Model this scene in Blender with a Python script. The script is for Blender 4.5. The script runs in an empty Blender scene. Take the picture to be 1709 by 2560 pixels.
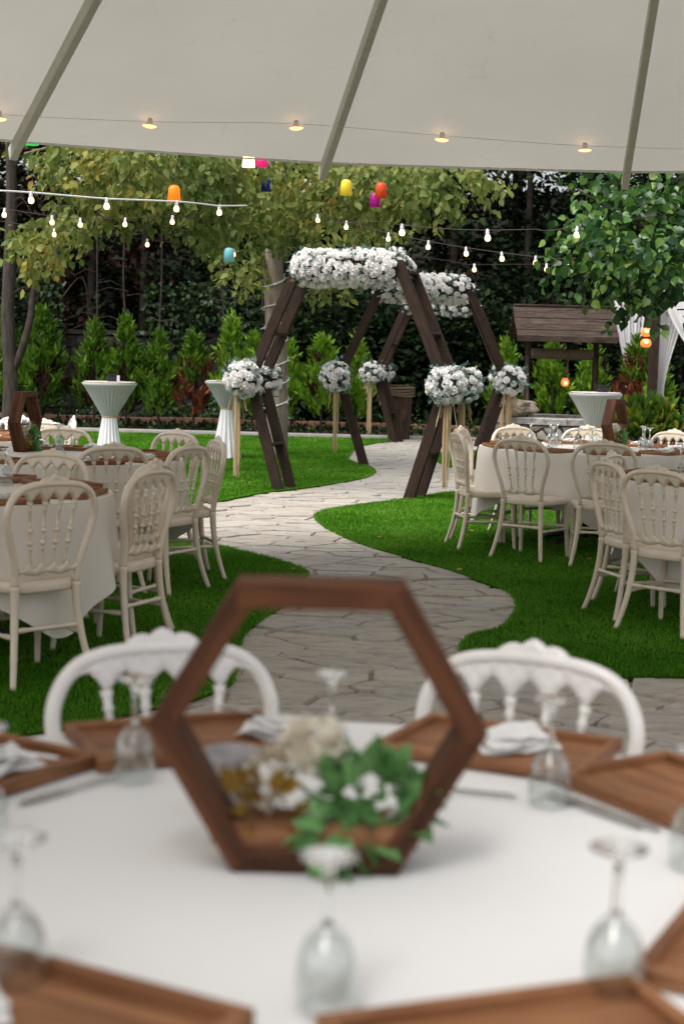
import bpy, math, random
import numpy as np
from mathutils import Vector, Matrix, noise
from mathutils.geometry import tessellate_polygon
R=math.radians; PI=math.pi
sc=bpy.context.scene
COL=sc.collection
rnd=random.Random(7)
rng=np.random.default_rng(7)

# ------------------------------------------------------------------ camera, sky, sun, exposure
cd=bpy.data.cameras.new('camera'); cam=bpy.data.objects.new('camera',cd); COL.objects.link(cam); sc.camera=cam
cd.sensor_fit='VERTICAL'; cd.sensor_height=36.0; cd.lens=3800/2560*36.0
cd.clip_start=.05; cd.clip_end=500
PITCH=math.atan((1280-890)/3800); ROLL=.0255
cam.matrix_world=Matrix.Translation((0,0,1.47))@Matrix.Rotation(PI/2-PITCH,4,'X')@Matrix.Rotation(ROLL,4,'Z')
cd.dof.use_dof=True; cd.dof.focus_distance=12.5; cd.dof.aperture_fstop=3.3; cd.dof.aperture_blades=9
w=bpy.data.worlds.new('World'); sc.world=w; w.use_nodes=True
nt=w.node_tree; bg=nt.nodes['Background']
sky=nt.nodes.new('ShaderNodeTexSky'); sky.sky_type='NISHITA'; sky.sun_disc=False
SUN_EL,SUN_AZ=R(60),R(225)
sky.sun_elevation=SUN_EL; sky.sun_rotation=SUN_AZ; sky.air_density=1.0; sky.dust_density=4.0; sky.ozone_density=1.0
hs=nt.nodes.new('ShaderNodeHueSaturation'); hs.inputs['Saturation'].default_value=.22
nt.links.new(sky.outputs[0],hs.inputs['Color']); nt.links.new(hs.outputs[0],bg.inputs['Color'])
bg.inputs['Strength'].default_value=.15
sl=bpy.data.lights.new('sun','SUN'); sl.energy=2.2; sl.angle=R(40); sl.color=(1,.96,.9)
so=bpy.data.objects.new('sun',sl); COL.objects.link(so)
sd=Vector((math.sin(SUN_AZ)*math.cos(SUN_EL),math.cos(SUN_AZ)*math.cos(SUN_EL),math.sin(SUN_EL)))
so.rotation_euler=sd.to_track_quat('Z','Y').to_euler()
vs=sc.view_settings; vs.view_transform='Standard'; vs.look='None'; vs.exposure=.6; vs.gamma=1; vs.use_curve_mapping=False
sc.render.engine='CYCLES'
cy=sc.cycles; cy.use_denoising=True; cy.max_bounces=10; cy.transmission_bounces=10; cy.transparent_max_bounces=16
cy.diffuse_bounces=4; cy.glossy_bounces=4; cy.caustics_reflective=False; cy.caustics_refractive=False; cy.sample_clamp_indirect=6

# ------------------------------------------------------------------ materials
def nm(name):
    m=bpy.data.materials.new(name); m.use_nodes=True
    return m,m.node_tree,m.node_tree.nodes['Principled BSDF']
def N(t,k,**kw):
    n=t.nodes.new(k)
    for a,b in kw.items(): setattr(n,a,b)
    return n
def ramp(t,fac,stops):
    r=N(t,'ShaderNodeValToRGB'); e=r.color_ramp.elements
    while len(e)<len(stops): e.new(.5)
    for el,(p,c) in zip(e,stops): el.position=p; el.color=(*c,1)
    t.links.new(fac,r.inputs[0]); return r.outputs[0]
def bump(t,b,h,strength=.3,dist=.01):
    n=N(t,'ShaderNodeBump'); n.inputs['Strength'].default_value=strength; n.inputs['Distance'].default_value=dist
    t.links.new(h,n.inputs['Height']); t.links.new(n.outputs[0],b.inputs['Normal'])
def objco(t,scale=(1,1,1),kind='Object',rand=True):
    tc=N(t,'ShaderNodeTexCoord'); mp=N(t,'ShaderNodeMapping'); mp.inputs['Scale'].default_value=scale
    t.links.new(tc.outputs[kind],mp.inputs['Vector'])
    if rand:
        oi=N(t,'ShaderNodeObjectInfo'); ml=N(t,'ShaderNodeMath',operation='MULTIPLY'); ml.inputs[1].default_value=37.
        t.links.new(oi.outputs['Random'],ml.inputs[0]); t.links.new(ml.outputs[0],mp.inputs['Location'])
    return mp.outputs[0]
def noi(t,vec,scale,detail=4,rough=.55,dist=0):
    n=N(t,'ShaderNodeTexNoise'); n.inputs['Scale'].default_value=scale; n.inputs['Detail'].default_value=detail
    n.inputs['Roughness'].default_value=rough; n.inputs['Distortion'].default_value=dist
    t.links.new(vec,n.inputs['Vector']); return n.outputs['Fac']
def m_noise(name,stops,scale=8,rough=.6,stretch=(1,1,1),bs=.2,bd=.01,detail=5,rand=True,spec=.4,dist=0):
    m,t,b=nm(name); v=objco(t,stretch,rand=rand); f=noi(t,v,scale,detail,.6,dist)
    t.links.new(ramp(t,f,stops),b.inputs['Base Color']); b.inputs['Roughness'].default_value=rough
    b.inputs['Specular IOR Level'].default_value=spec
    if bs: bump(t,b,f,bs,bd)
    return m
def m_plain(name,c,rough=.5,spec=.4,metal=0,sheen=0):
    m,t,b=nm(name); v=objco(t); f=noi(t,v,14,3)
    t.links.new(ramp(t,f,[(.3,tuple(x*.93 for x in c)),(.7,tuple(min(1,x*1.05) for x in c))]),b.inputs['Base Color'])
    b.inputs['Roughness'].default_value=rough; b.inputs['Specular IOR Level'].default_value=spec; b.inputs['Metallic'].default_value=metal
    return m
def m_leaf(name,stops,transl=.3,rough=.5,spec=.3,big=None):
    m,t,b=nm(name); g=N(t,'ShaderNodeNewGeometry')
    fac=g.outputs['Random Per Island']
    if big:
        v=objco(t,rand=False); f=noi(t,v,big,2)
        mx=N(t,'ShaderNodeMath',operation='MULTIPLY_ADD'); mx.inputs[1].default_value=.5
        m2=N(t,'ShaderNodeMath',operation='MULTIPLY_ADD'); m2.inputs[1].default_value=1.6; m2.inputs[2].default_value=-.55
        t.links.new(f,m2.inputs[0]); t.links.new(fac,mx.inputs[0]); t.links.new(m2.outputs[0],mx.inputs[2]); fac=mx.outputs[0]
    c=ramp(t,fac,stops); t.links.new(c,b.inputs['Base Color']); b.inputs['Roughness'].default_value=rough
    b.inputs['Specular IOR Level'].default_value=spec
    tr=N(t,'ShaderNodeBsdfTranslucent'); t.links.new(c,tr.inputs['Color'])
    mx=N(t,'ShaderNodeMixShader'); mx.inputs[0].default_value=transl
    t.links.new(b.outputs[0],mx.inputs[1]); t.links.new(tr.outputs[0],mx.inputs[2])
    t.links.new(mx.outputs[0],t.nodes['Material Output'].inputs[0]); return m
def m_wood(name,dark,light,rough=.55,gs=14,bs=.35):
    m,t,b=nm(name); v=objco(t,(1.2,14,14)); f=noi(t,v,gs*.25,6,.65,.6)
    v2=objco(t,(1,1,1)); f2=noi(t,v2,4,3)
    mx=N(t,'ShaderNodeMix',data_type='RGBA',blend_type='MULTIPLY'); mx.inputs[0].default_value=.7
    c1=ramp(t,f,[(.32,dark),(.68,light)]); c2=ramp(t,f2,[(.3,(.55,.5,.48)),(.65,(1,1,1))])
    t.links.new(c1,mx.inputs[6]); t.links.new(c2,mx.inputs[7])
    t.links.new(mx.outputs[2],b.inputs['Base Color']); b.inputs['Roughness'].default_value=rough; b.inputs['Specular IOR Level'].default_value=.2; bump(t,b,f,bs,.004); return m
def m_emit(name,c,s,base=(.8,.8,.8)):
    m,t,b=nm(name); b.inputs['Base Color'].default_value=(*base,1); b.inputs['Emission Color'].default_value=(*c,1); b.inputs['Emission Strength'].default_value=s
    b.inputs['Roughness'].default_value=.3; return m
def m_glass(name):
    m,t,b=nm(name); t.nodes.remove(b); lw=N(t,'ShaderNodeLayerWeight'); lw.inputs['Blend'].default_value=.5
    pw=N(t,'ShaderNodeMath',operation='POWER'); pw.inputs[1].default_value=2.3; t.links.new(lw.outputs['Facing'],pw.inputs[0])
    ma=N(t,'ShaderNodeMath',operation='MULTIPLY_ADD'); ma.inputs[1].default_value=.8; ma.inputs[2].default_value=.07; t.links.new(pw.outputs[0],ma.inputs[0])
    tr=N(t,'ShaderNodeBsdfTransparent'); tr.inputs[0].default_value=(.94,.955,.95,1); gl=N(t,'ShaderNodeBsdfGlossy'); gl.inputs['Roughness'].default_value=.03; gl.inputs['Color'].default_value=(.9,.93,.93,1)
    mx=N(t,'ShaderNodeMixShader'); t.links.new(ma.outputs[0],mx.inputs[0]); t.links.new(tr.outputs[0],mx.inputs[1]); t.links.new(gl.outputs[0],mx.inputs[2])
    t.links.new(mx.outputs[0],t.nodes['Material Output'].inputs[0]); return m
def m_solid_glass(name):
    m,t,b=nm(name); b.inputs['Base Color'].default_value=(.97,.99,.985,1); b.inputs['Transmission Weight'].default_value=1
    b.inputs['Roughness'].default_value=.02; b.inputs['IOR'].default_value=1.47; return m
def m_fabric(name,c,transl=0,rough=.9,bscale=300,bs=.15):
    m,t,b=nm(name); v=objco(t); f=noi(t,v,2.2,5); f2=noi(t,v,bscale,2)
    cc=ramp(t,f,[(.25,tuple(x*.94 for x in c)),(.75,c)])
    t.links.new(cc,b.inputs['Base Color']); b.inputs['Roughness'].default_value=rough; b.inputs['Specular IOR Level'].default_value=.15
    bump(t,b,f2,bs,.002)
    if transl:
        tr=N(t,'ShaderNodeBsdfTranslucent'); t.links.new(cc,tr.inputs['Color'])
        mx=N(t,'ShaderNodeMixShader'); mx.inputs[0].default_value=transl
        t.links.new(b.outputs[0],mx.inputs[1]); t.links.new(tr.outputs[0],mx.inputs[2]); t.links.new(mx.outputs[0],t.nodes['Material Output'].inputs[0])
    return m

M={}
def m_canvas():
    m,t,b=nm('canopy_canvas'); v=objco(t,rand=False); f=noi(t,v,.9,6,.6); f2=noi(t,objco(t,(60,8,60),rand=False),6,3); f3=noi(t,v,5,6,.7,1.2)
    c1=ramp(t,f,[(.25,(.585,.562,.51)),(.75,(.645,.625,.57))]); c2=ramp(t,f3,[(.22,(.80,.77,.70)),(.40,(1,1,1))])
    mx=N(t,'ShaderNodeMix',data_type='RGBA',blend_type='MULTIPLY'); mx.inputs[0].default_value=.6
    t.links.new(c1,mx.inputs[6]); t.links.new(c2,mx.inputs[7]); cc=mx.outputs[2]
    t.links.new(cc,b.inputs['Base Color']); b.inputs['Roughness'].default_value=.85; b.inputs['Specular IOR Level'].default_value=.15
    ad=N(t,'ShaderNodeMath',operation='ADD'); t.links.new(f2,ad.inputs[0]); t.links.new(f3,ad.inputs[1]); bump(t,b,ad.outputs[0],.35,.012)
    tr=N(t,'ShaderNodeBsdfTranslucent'); t.links.new(cc,tr.inputs['Color']); ms=N(t,'ShaderNodeMixShader'); ms.inputs[0].default_value=.29
    t.links.new(b.outputs[0],ms.inputs[1]); t.links.new(tr.outputs[0],ms.inputs[2]); t.links.new(ms.outputs[0],t.nodes['Material Output'].inputs[0]); return m
M['soil']=m_noise('soil',[(.3,(.035,.025,.018)),(.7,(.09,.065,.045))],6,.95,bs=.5,bd=.03)
M['dark_slope']=m_noise('dark_slope',[(.3,(.006,.006,.004)),(.7,(.018,.016,.010))],6,.95,bs=.5,bd=.03,rand=False,spec=.1)
M['turf']=m_noise('turf',[(.3,(.012,.045,.002)),(.7,(.022,.07,.004))],9,.95,bs=.4,bd=.02,rand=False,spec=.05)
M['mortar']=m_noise('mortar',[(.3,(.24,.19,.14)),(.7,(.40,.335,.26))],9,.95,bs=.4,bd=.01)
def m_stone():
    m,t,b=nm('flagstone'); oi=N(t,'ShaderNodeObjectInfo'); v=objco(t,(1.2,2.6,1)); f=noi(t,v,5,8,.68,.7)
    base=ramp(t,oi.outputs['Random'],[(0,(.43,.38,.32)),(.25,(.41,.385,.355)),(.5,(.48,.435,.38)),(.75,(.40,.37,.335)),(1,(.455,.395,.325))])
    mo=ramp(t,f,[(.28,(.5,.47,.44)),(.5,(.92,.92,.92)),(.8,(1.15,1.12,1.08))])
    mx=N(t,'ShaderNodeMix',data_type='RGBA',blend_type='MULTIPLY'); mx.inputs[0].default_value=1
    t.links.new(base,mx.inputs[6]); t.links.new(mo,mx.inputs[7]); t.links.new(mx.outputs[2],b.inputs['Base Color'])
    b.inputs['Roughness'].default_value=.75; bump(t,b,f,.6,.02); return m
M['stone']=m_stone()
M['concrete']=m_noise('concrete',[(.3,(.25,.235,.22)),(.7,(.36,.34,.32))],7,.9,bs=.25)
M['cap']=m_noise('grey_stone_cap',[(.3,(.16,.155,.15)),(.7,(.4,.38,.36))],9,.9,bs=.6,bd=.02)
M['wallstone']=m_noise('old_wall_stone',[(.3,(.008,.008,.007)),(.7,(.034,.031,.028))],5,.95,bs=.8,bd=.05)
M['wellstone']=m_noise('well_stone',[(.3,(.2,.19,.17)),(.7,(.36,.34,.3))],6,.85,bs=.4)
M['darkmortar']=m_noise('dark_mortar',[(.3,(.04,.037,.034)),(.7,(.09,.085,.08))],12,.95,bs=.5)
M['rock']=m_noise('rock',[(.3,(.13,.1,.07)),(.55,(.26,.22,.17)),(.75,(.36,.32,.26))],5,.9,bs=.8,bd=.05,detail=8)
M['terracotta']=m_noise('terracotta',[(.3,(.2,.085,.06)),(.7,(.32,.15,.11))],7,.85)
M['grass']=m_leaf('grass_blade',[(0,(.045,.16,.005)),(.5,(.09,.26,.014)),(1,(.17,.36,.04))],.3,.7,.08,big=1.1)
M['litter']=m_leaf('dry_leaf',[(0,(.3,.16,.04)),(1,(.42,.3,.08))],.2)
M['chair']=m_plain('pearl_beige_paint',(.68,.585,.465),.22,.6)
M['chairw']=m_plain('pearl_white_and_daylit',(.82,.79,.76),.22,.6)  # white for the near chairs; at the rear left, outdoor light put into colour
M['cloth']=m_fabric('ivory_tablecloth',(.80,.755,.68),.12)
M['clothw']=m_fabric('white_tablecloth',(.88,.87,.86),.1,.9,9,.5)
M['sheer']=m_fabric('sheer_white_cloth',(.80,.83,.83),.4)
M['white_cloth']=m_fabric('white_cloth',(.86,.86,.87),.2)
M['napkin']=m_fabric('napkin_paper',(.85,.84,.83),.2)
M['tray']=m_wood('walnut_tray',(.15,.06,.026),(.40,.19,.09),.5)
M['hexwood']=m_wood('stained_wood',(.028,.011,.006),(.165,.064,.028),.65,gs=9)
M['archwood']=m_wood('dark_stained_beam',(.015,.009,.006),(.05,.030,.020),.75)
M['wellwood']=m_wood('weathered_plank',(.013,.011,.010),(.115,.08,.063),.9,gs=10)
M['darkwood']=m_wood('dark_brown_post',(.02,.012,.009),(.06,.035,.025),.7)
M['bark']=m_noise('bark',[(.3,(.13,.105,.08)),(.7,(.36,.30,.235))],7,.95,(3,3,.5),bs=1,bd=.03,detail=8,rand=False)
M['darkbark']=m_noise('dark_bark',[(.3,(.02,.016,.013)),(.7,(.085,.068,.055))],7,.95,(3,3,.5),bs=1,bd=.03,detail=8,rand=False)
M['logbark']=m_noise('log_bark',[(.3,(.018,.011,.008)),(.7,(.1,.055,.038))],5,.95,(2,2,.6),bs=1,bd=.05,detail=8)
M['twig']=m_noise('twig_bark',[(.3,(.022,.016,.012)),(.7,(.065,.05,.04))],9,.95)
M['rope']=m_noise('rope',[(.3,(.1,.075,.05)),(.7,(.2,.15,.1))],40,.95,bs=.6)
M['raffia']=m_leaf('raffia_straw',[(0,(.42,.30,.16)),(1,(.68,.53,.33))],.25)
M['rose']=m_fabric('rose_petal',(.93,.92,.905),.32,.7,20,.02)
M['eucalyptus']=m_leaf('eucalyptus_leaf',[(0,(.05,.10,.09)),(.7,(.13,.23,.21)),(.9,(.25,.2,.1)),(1,(.3,.24,.12))],.2)
M['moss']=m_noise('dark_moss',[(.3,(.02,.03,.02)),(.7,(.06,.08,.06))],20,.95)
M['canopy']=m_canvas()
M['rafter']=m_plain('painted_rafter',(.55,.54,.49),.5)
M['cable']=m_plain('dark_cable',(.05,.03,.03),.5)
M['cablew']=m_plain('white_cable',(.75,.75,.75),.5)
M['socket']=m_plain('white_socket',(.7,.7,.7),.4)
M['bulb']=m_emit('bulb_glow',(1,.60,.24),3)
M['bulbwarm']=m_emit('warm_bulb_glow',(1,.36,.09),7)
M['glass']=m_glass('clear_glass_bowl'); M['glass_stem']=m_solid_glass('clear_glass_stem')
M['steel']=m_plain('cutlery_steel',(.55,.54,.52),.25,.5,1)
M['tin']=m_noise('zinc_bucket',[(.3,(.28,.26,.26)),(.7,(.42,.39,.39))],9,.5)
M['black']=m_plain('black_plastic',(.02,.02,.025),.4)
M['tableleg']=m_plain('black_metal',(.015,.015,.016),.45)
M['leafy']=m_leaf('elm_leaf',[(0,(.06,.11,.022)),(.35,(.14,.20,.045)),(.7,(.24,.27,.07)),(.9,(.36,.33,.07)),(1,(.46,.32,.08))],.4,.5,.25,big=.9)
M['mulberry']=m_leaf('mulberry_leaf',[(0,(.012,.045,.012)),(.45,(.035,.11,.025)),(.8,(.09,.21,.035)),(1,(.2,.3,.05))],.35,.32,.5)
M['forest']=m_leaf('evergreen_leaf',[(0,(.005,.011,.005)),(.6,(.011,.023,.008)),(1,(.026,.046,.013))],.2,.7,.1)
M['ivy']=m_leaf('ivy_leaf',[(0,(.005,.017,.004)),(.6,(.012,.038,.007)),(1,(.045,.10,.014))],.3,.45,.3)
M['dry']=m_leaf('dry_conifer_leaf',[(0,(.012,.006,.005)),(1,(.05,.022,.015))],.2,.8,.1)
M['cypress']=m_leaf('cypress_leaf',[(0,(.025,.065,.006)),(.5,(.075,.165,.013)),(1,(.19,.32,.03))],.25,.6,.2,big=2.5)
M['cypbright']=m_leaf('bright_cypress_leaf',[(0,(.05,.125,.009)),(.5,(.135,.27,.018)),(1,(.29,.44,.045))],.25,.6,.2,big=2.5)
M['rust']=m_leaf('rusty_leaf',[(0,(.07,.022,.012)),(.6,(.17,.05,.025)),(1,(.26,.09,.045))],.25,.7,.15)
M['croton']=m_leaf('croton_leaf',[(0,(.02,.06,.012)),(.5,(.06,.14,.015)),(.85,(.2,.22,.02)),(1,(.4,.26,.03))],.3,.3,.5)
M['green_leaf']=m_leaf('fresh_green_leaf',[(0,(.09,.25,.07)),(1,(.21,.42,.15))],.3,.4,.4)
M['ochre_leaf']=m_leaf('ochre_leaf',[(0,(.2,.11,.01)),(1,(.32,.2,.03))],.3)
M['cream']=m_leaf('dried_cream_petal',[(0,(.5,.42,.3)),(1,(.74,.68,.56))],.3)
M['peach']=m_leaf('peach_petal',[(0,(.84,.78,.66)),(1,(.90,.86,.77))],.3)
M['curtain']=m_fabric('white_curtain',(.90,.89,.90),.3)
M['lampglass']=m_emit('amber_lamp',(1,.22,.04),.75,(.5,.18,.05))
def lantern_mat(n,c,e=0):
    m,t,b=nm(n); v=objco(t); f=noi(t,v,9,2)
    t.links.new(ramp(t,f,[(.3,tuple(x*.9 for x in c)),(.7,c)]),b.inputs['Base Color']); b.inputs['Roughness'].default_value=.35
    if e: b.inputs['Emission Color'].default_value=(*c,1); b.inputs['Emission Strength'].default_value=e
    tr=N(t,'ShaderNodeBsdfTranslucent'); tr.inputs[0].default_value=(*c,1); mx=N(t,'ShaderNodeMixShader'); mx.inputs[0].default_value=.35
    t.links.new(b.outputs[0],mx.inputs[1]); t.links.new(tr.outputs[0],mx.inputs[2]); t.links.new(mx.outputs[0],t.nodes['Material Output'].inputs[0]); return m

# ------------------------------------------------------------------ mesh helpers
class MB:
    def __init__(s): s.v=[]; s.f=[]
    def add(s,vs,fs):
        o=len(s.v); s.v+= [tuple(q) for q in vs]; s.f+=[tuple(i+o for i in f) for f in fs]; return s
    def box(s,c,d,m=None,top=1.0):
        x,y,z=d[0]/2,d[1]/2,d[2]/2
        q=[(-x,-y,-z),(x,-y,-z),(x,y,-z),(-x,y,-z),(-x*top,-y*top,z),(x*top,-y*top,z),(x*top,y*top,z),(-x*top,y*top,z)]
        q=[(m@Vector(a) if m else Vector(a))+Vector(c) for a in q]
        return s.add(q,[(0,3,2,1),(4,5,6,7),(0,1,5,4),(1,2,6,5),(2,3,7,6),(3,0,4,7)])
    def tube(s,pts,rad,n=8,caps=True,ell=None):
        pts=[Vector(p) for p in pts]; k=len(pts)
        if not hasattr(rad,'__len__'): rad=[rad]*k
        T=[(pts[min(i+1,k-1)]-pts[max(i-1,0)]).normalized() for i in range(k)]
        up=Vector((0,0,1)) if abs(T[0].z)<.9 else Vector((0,1,0))
        A=(up-T[0]*up.dot(T[0])).normalized(); vs=[]
        for i in range(k):
            A=(A-T[i]*A.dot(T[i])).normalized(); B=T[i].cross(A)
            ra,rb=(rad[i],rad[i]) if ell is None else (rad[i]*ell[0],rad[i]*ell[1])
            for j in range(n):
                a=2*PI*j/n; vs.append(pts[i]+A*math.cos(a)*ra+B*math.sin(a)*rb)
        fs=[(i*n+j,i*n+(j+1)%n,(i+1)*n+(j+1)%n,(i+1)*n+j) for i in range(k-1) for j in range(n)]
        if caps: fs+=[tuple(range(n-1,-1,-1)),tuple((k-1)*n+j for j in range(n))]
        return s.add(vs,fs)
    def lathe(s,prof,n=16,c=(0,0,0),capb=False,capt=False):
        vs=[(c[0]+r*math.cos(2*PI*j/n),c[1]+r*math.sin(2*PI*j/n),c[2]+z) for r,z in prof for j in range(n)]
        k=len(prof); fs=[(i*n+j,i*n+(j+1)%n,(i+1)*n+(j+1)%n,(i+1)*n+j) for i in range(k-1) for j in range(n)]
        if capb: fs.append(tuple(range(n-1,-1,-1)))
        if capt: fs.append(tuple((k-1)*n+j for j in range(n)))
        return s.add(vs,fs)
    def grid(s,fn,nu,nv):
        vs=[fn(i/nu,j/nv) for j in range(nv+1) for i in range(nu+1)]
        fs=[(j*(nu+1)+i,j*(nu+1)+i+1,(j+1)*(nu+1)+i+1,(j+1)*(nu+1)+i) for j in range(nv) for i in range(nu)]
        return s.add(vs,fs)
    def prism(s,poly,z0,z1,inset=0):
        n=len(poly); cx=sum(p[0] for p in poly)/n; cy_=sum(p[1] for p in poly)/n
        top=[]
        for x,y in poly:
            d=math.hypot(x-cx,y-cy_) or 1; top.append((x-(x-cx)/d*inset,y-(y-cy_)/d*inset,z1))
        vs=[(x,y,z0) for x,y in poly]+top
        return s.add(vs,[(i,(i+1)%n,n+(i+1)%n,n+i) for i in range(n)]+[tuple(range(n,2*n))])
    def mesh(s,name,mat,smooth=False):
        me=bpy.data.meshes.new(name); me.from_pydata(s.v,[],s.f); me.materials.append(M[mat] if isinstance(mat,str) else mat)
        if smooth: me.polygons.foreach_set('use_smooth',[True]*len(me.polygons))
        me.update(); return me
    def build(s,name,mat,parent=None,smooth=False,loc=None): return link(name,s.mesh(name,mat,smooth),parent,loc)
def link(name,me,parent=None,loc=None,rot=None,scale=None):
    o=bpy.data.objects.new(name,me); COL.objects.link(o)
    if parent: o.parent=parent
    if loc is not None: o.location=loc
    if rot is not None: o.rotation_euler=rot
    if scale is not None: o.scale=scale if hasattr(scale,'__len__') else (scale,)*3
    return o
def tag(o,label,cat,group=None):
    o['label']=label; o['category']=cat
    if group: o['group']=group
    return o
def thing(name,label,cat,loc=(0,0,0),rz=0,group=None):
    o=bpy.data.objects.new(name,None); COL.objects.link(o); o.location=loc; o.rotation_euler=(0,0,rz); o.empty_display_size=.1
    return tag(o,label,cat,group)
def struct(o): o['kind']='structure'; return o
def stuff(o): o['kind']='stuff'; return o
def npmesh(name,V,F,mat,smooth=False):
    """V (n,3), F (m,k) constant face size"""
    me=bpy.data.meshes.new(name); k=F.shape[1]
    me.vertices.add(len(V)); me.vertices.foreach_set('co',V.astype(np.float32).ravel())
    me.loops.add(F.size); me.loops.foreach_set('vertex_index',F.astype(np.int32).ravel())
    me.polygons.add(len(F)); me.polygons.foreach_set('loop_start',np.arange(0,F.size,k,dtype=np.int32))
    try: me.polygons.foreach_set('loop_total',np.full(len(F),k,dtype=np.int32))
    except Exception: pass
    me.materials.append(M[mat]); me.update(calc_edges=True)
    if smooth: me.polygons.foreach_set('use_smooth',np.ones(len(F),dtype=bool))
    return me
LEAF=(np.array([(0,0,0),(-.30,.32,.06),(-.24,.68,.05),(0,1,-.08),(.24,.68,.05),(.30,.32,.06),(0,.5,-.02)],float),
      np.array([(0,6,1),(1,6,2),(2,6,3),(3,6,4),(4,6,5),(5,6,0)]))
KITE=(np.array([(0,0,0),(-.3,.45,.08),(0,1,0),(.3,.45,.08)],float),np.array([(0,2,1),(0,3,2)]))
SPRAY=(np.array([(0,0,0),(-.16,.35,.04),(0,1,.0),(.16,.35,.04)],float),np.array([(0,2,1),(0,3,2)]))
BROAD=(np.array([(0,0,0),(-.36,.14,.05),(-.42,.48,.08),(-.2,.8,.03),(0,1.02,-.1),(.2,.8,.03),(.42,.48,.08),(.36,.14,.05),(0,.45,-.03)],float),
      np.array([(0,8,1),(1,8,2),(2,8,3),(3,8,4),(4,8,5),(5,8,6),(6,8,7),(7,8,0)]))
def unit(a): return a/np.maximum(np.linalg.norm(a,axis=1,keepdims=True),1e-9)
def leaves(name,P,Ydir,Zdir,S,mat,tpl=LEAF):
    P=np.asarray(P,float); Y=unit(np.asarray(Ydir,float)); X=unit(np.cross(Y,np.asarray(Zdir,float)+1e-6)); Z=np.cross(X,Y)
    S=np.broadcast_to(np.asarray(S,float),(len(P),))
    t,f=tpl; V=(t[None,:,0,None]*X[:,None]+t[None,:,1,None]*Y[:,None]+t[None,:,2,None]*Z[:,None])*S[:,None,None]+P[:,None]
    F=(f[None]+(np.arange(len(P))*len(t))[:,None,None]).reshape(-1,3)
    return npmesh(name,V.reshape(-1,3),F,mat)
def rdir(n): return unit(rng.normal(size=(n,3)))
def catmull(pts,k=6,closed=False):
    P=[np.array(p,float) for p in pts]; n=len(P); out=[]
    rngi=range(n) if closed else range(n-1)
    for i in rngi:
        a,b,c,d=(P[(i-1)%n],P[i],P[(i+1)%n],P[(i+2)%n]) if closed else (P[max(i-1,0)],P[i],P[i+1],P[min(i+2,n-1)])
        for j in range(k):
            t=j/k; out.append(tuple(.5*((2*b)+(c-a)*t+(2*a-5*b+4*c-d)*t*t+(-a+3*b-3*c+d)*t**3)))
    if not closed: out.append(tuple(P[-1]))
    return out
def inside(poly,X,Y):
    r=np.zeros(len(X),bool); n=len(poly); j=n-1
    for i in range(n):
        xi,yi=poly[i]; xj,yj=poly[j]
        c=((yi>Y)!=(yj>Y))&(X<(xj-xi)*(Y-yi)/(yj-yi+1e-12)+xi); r^=c; j=i
    return r
def clip(poly,px,py,nx,ny):
    out=[]; n=len(poly)
    for i in range(n):
        a,b=poly[i],poly[(i+1)%n]; da=(a[0]-px)*nx+(a[1]-py)*ny; db=(b[0]-px)*nx+(b[1]-py)*ny
        if da<=0: out.append(a)
        if da*db<0: t=da/(da-db); out.append((a[0]+(b[0]-a[0])*t,a[1]+(b[1]-a[1])*t))
    return out
def voronoi(S,gap,size=1.2):
    S=np.asarray(S); res=[]
    for i,p in enumerate(S):
        d=np.hypot(*(S-p).T); idx=np.argsort(d)[1:16]
        poly=[(p[0]-size,p[1]-size),(p[0]+size,p[1]-size),(p[0]+size,p[1]+size),(p[0]-size,p[1]+size)]
        for j in idx:
            q=S[j]; n=(q-p)/d[j]; m=(p+q)/2-n*gap/2
            poly=clip(poly,m[0],m[1],n[0],n[1])
            if len(poly)<3: break
        res.append(poly)
    return res
def rough_poly(poly,j,r,seg=.16):
    out=[]; n=len(poly)
    for i in range(n):
        a,b=poly[i],poly[(i+1)%n]; L=math.hypot(b[0]-a[0],b[1]-a[1]); k=max(1,min(4,int(L/seg)))
        for q in range(k):
            t=q/k; s=j if q else j*.3
            out.append((a[0]+(b[0]-a[0])*t+r.uniform(-s,s),a[1]+(b[1]-a[1])*t+r.uniform(-s,s)))
    return out
def fill(mb,poly,z):
    tri=tessellate_polygon([[Vector((x,y,0)) for x,y in poly]])
    return mb.add([(x,y,z) for x,y in poly],[t for t in tri])
def align(p0,p1,up=(0,1,0)):
    """matrix with local X along p0->p1, origin at the middle"""
    p0,p1=Vector(p0),Vector(p1); x=(p1-p0).normalized(); u=Vector(up); z=x.cross(u).normalized(); y=z.cross(x)
    m=Matrix((x,y,z)).transposed().to_4x4(); m.translation=(p0+p1)/2; return m,(p1-p0).length
_bc={}
def beam(name,p0,p1,ydim,zdim,mat,parent,up=(0,1,0),bev=.004):
    """squared timber as its own object, grain along local X"""
    m,L=align(p0,p1,up); key=(round(L,3),ydim,zdim,mat)
    if key not in _bc:
        x,y,z,b=L/2,ydim/2,zdim/2,min(bev,ydim*.2,zdim*.2); ring=[(y-b,-z),(y,-z+b),(y,z-b),(y-b,z),(-y+b,z),(-y,z-b),(-y,-z+b),(-y+b,-z)]
        mb=MB(); vs=[(sx,a,c) for sx in (-x,x) for a,c in ring]
        mb.add(vs,[(i,(i+1)%8,8+(i+1)%8,8+i) for i in range(8)]+[tuple(range(7,-1,-1)),tuple(range(8,16))]); _bc[key]=mb.mesh(name,mat)
    o=link(name,_bc[key],parent); o.matrix_local=m; return o

# ------------------------------------------------------------------ setting: ground, path, lawns
fillg=MB(); fillg.add([(-150,-80,-.04),(150,-80,-.04),(150,200,-.04),(-150,200,-.04)],[(0,1,2,3)])
struct(fillg.build('ground','soil'))
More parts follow.
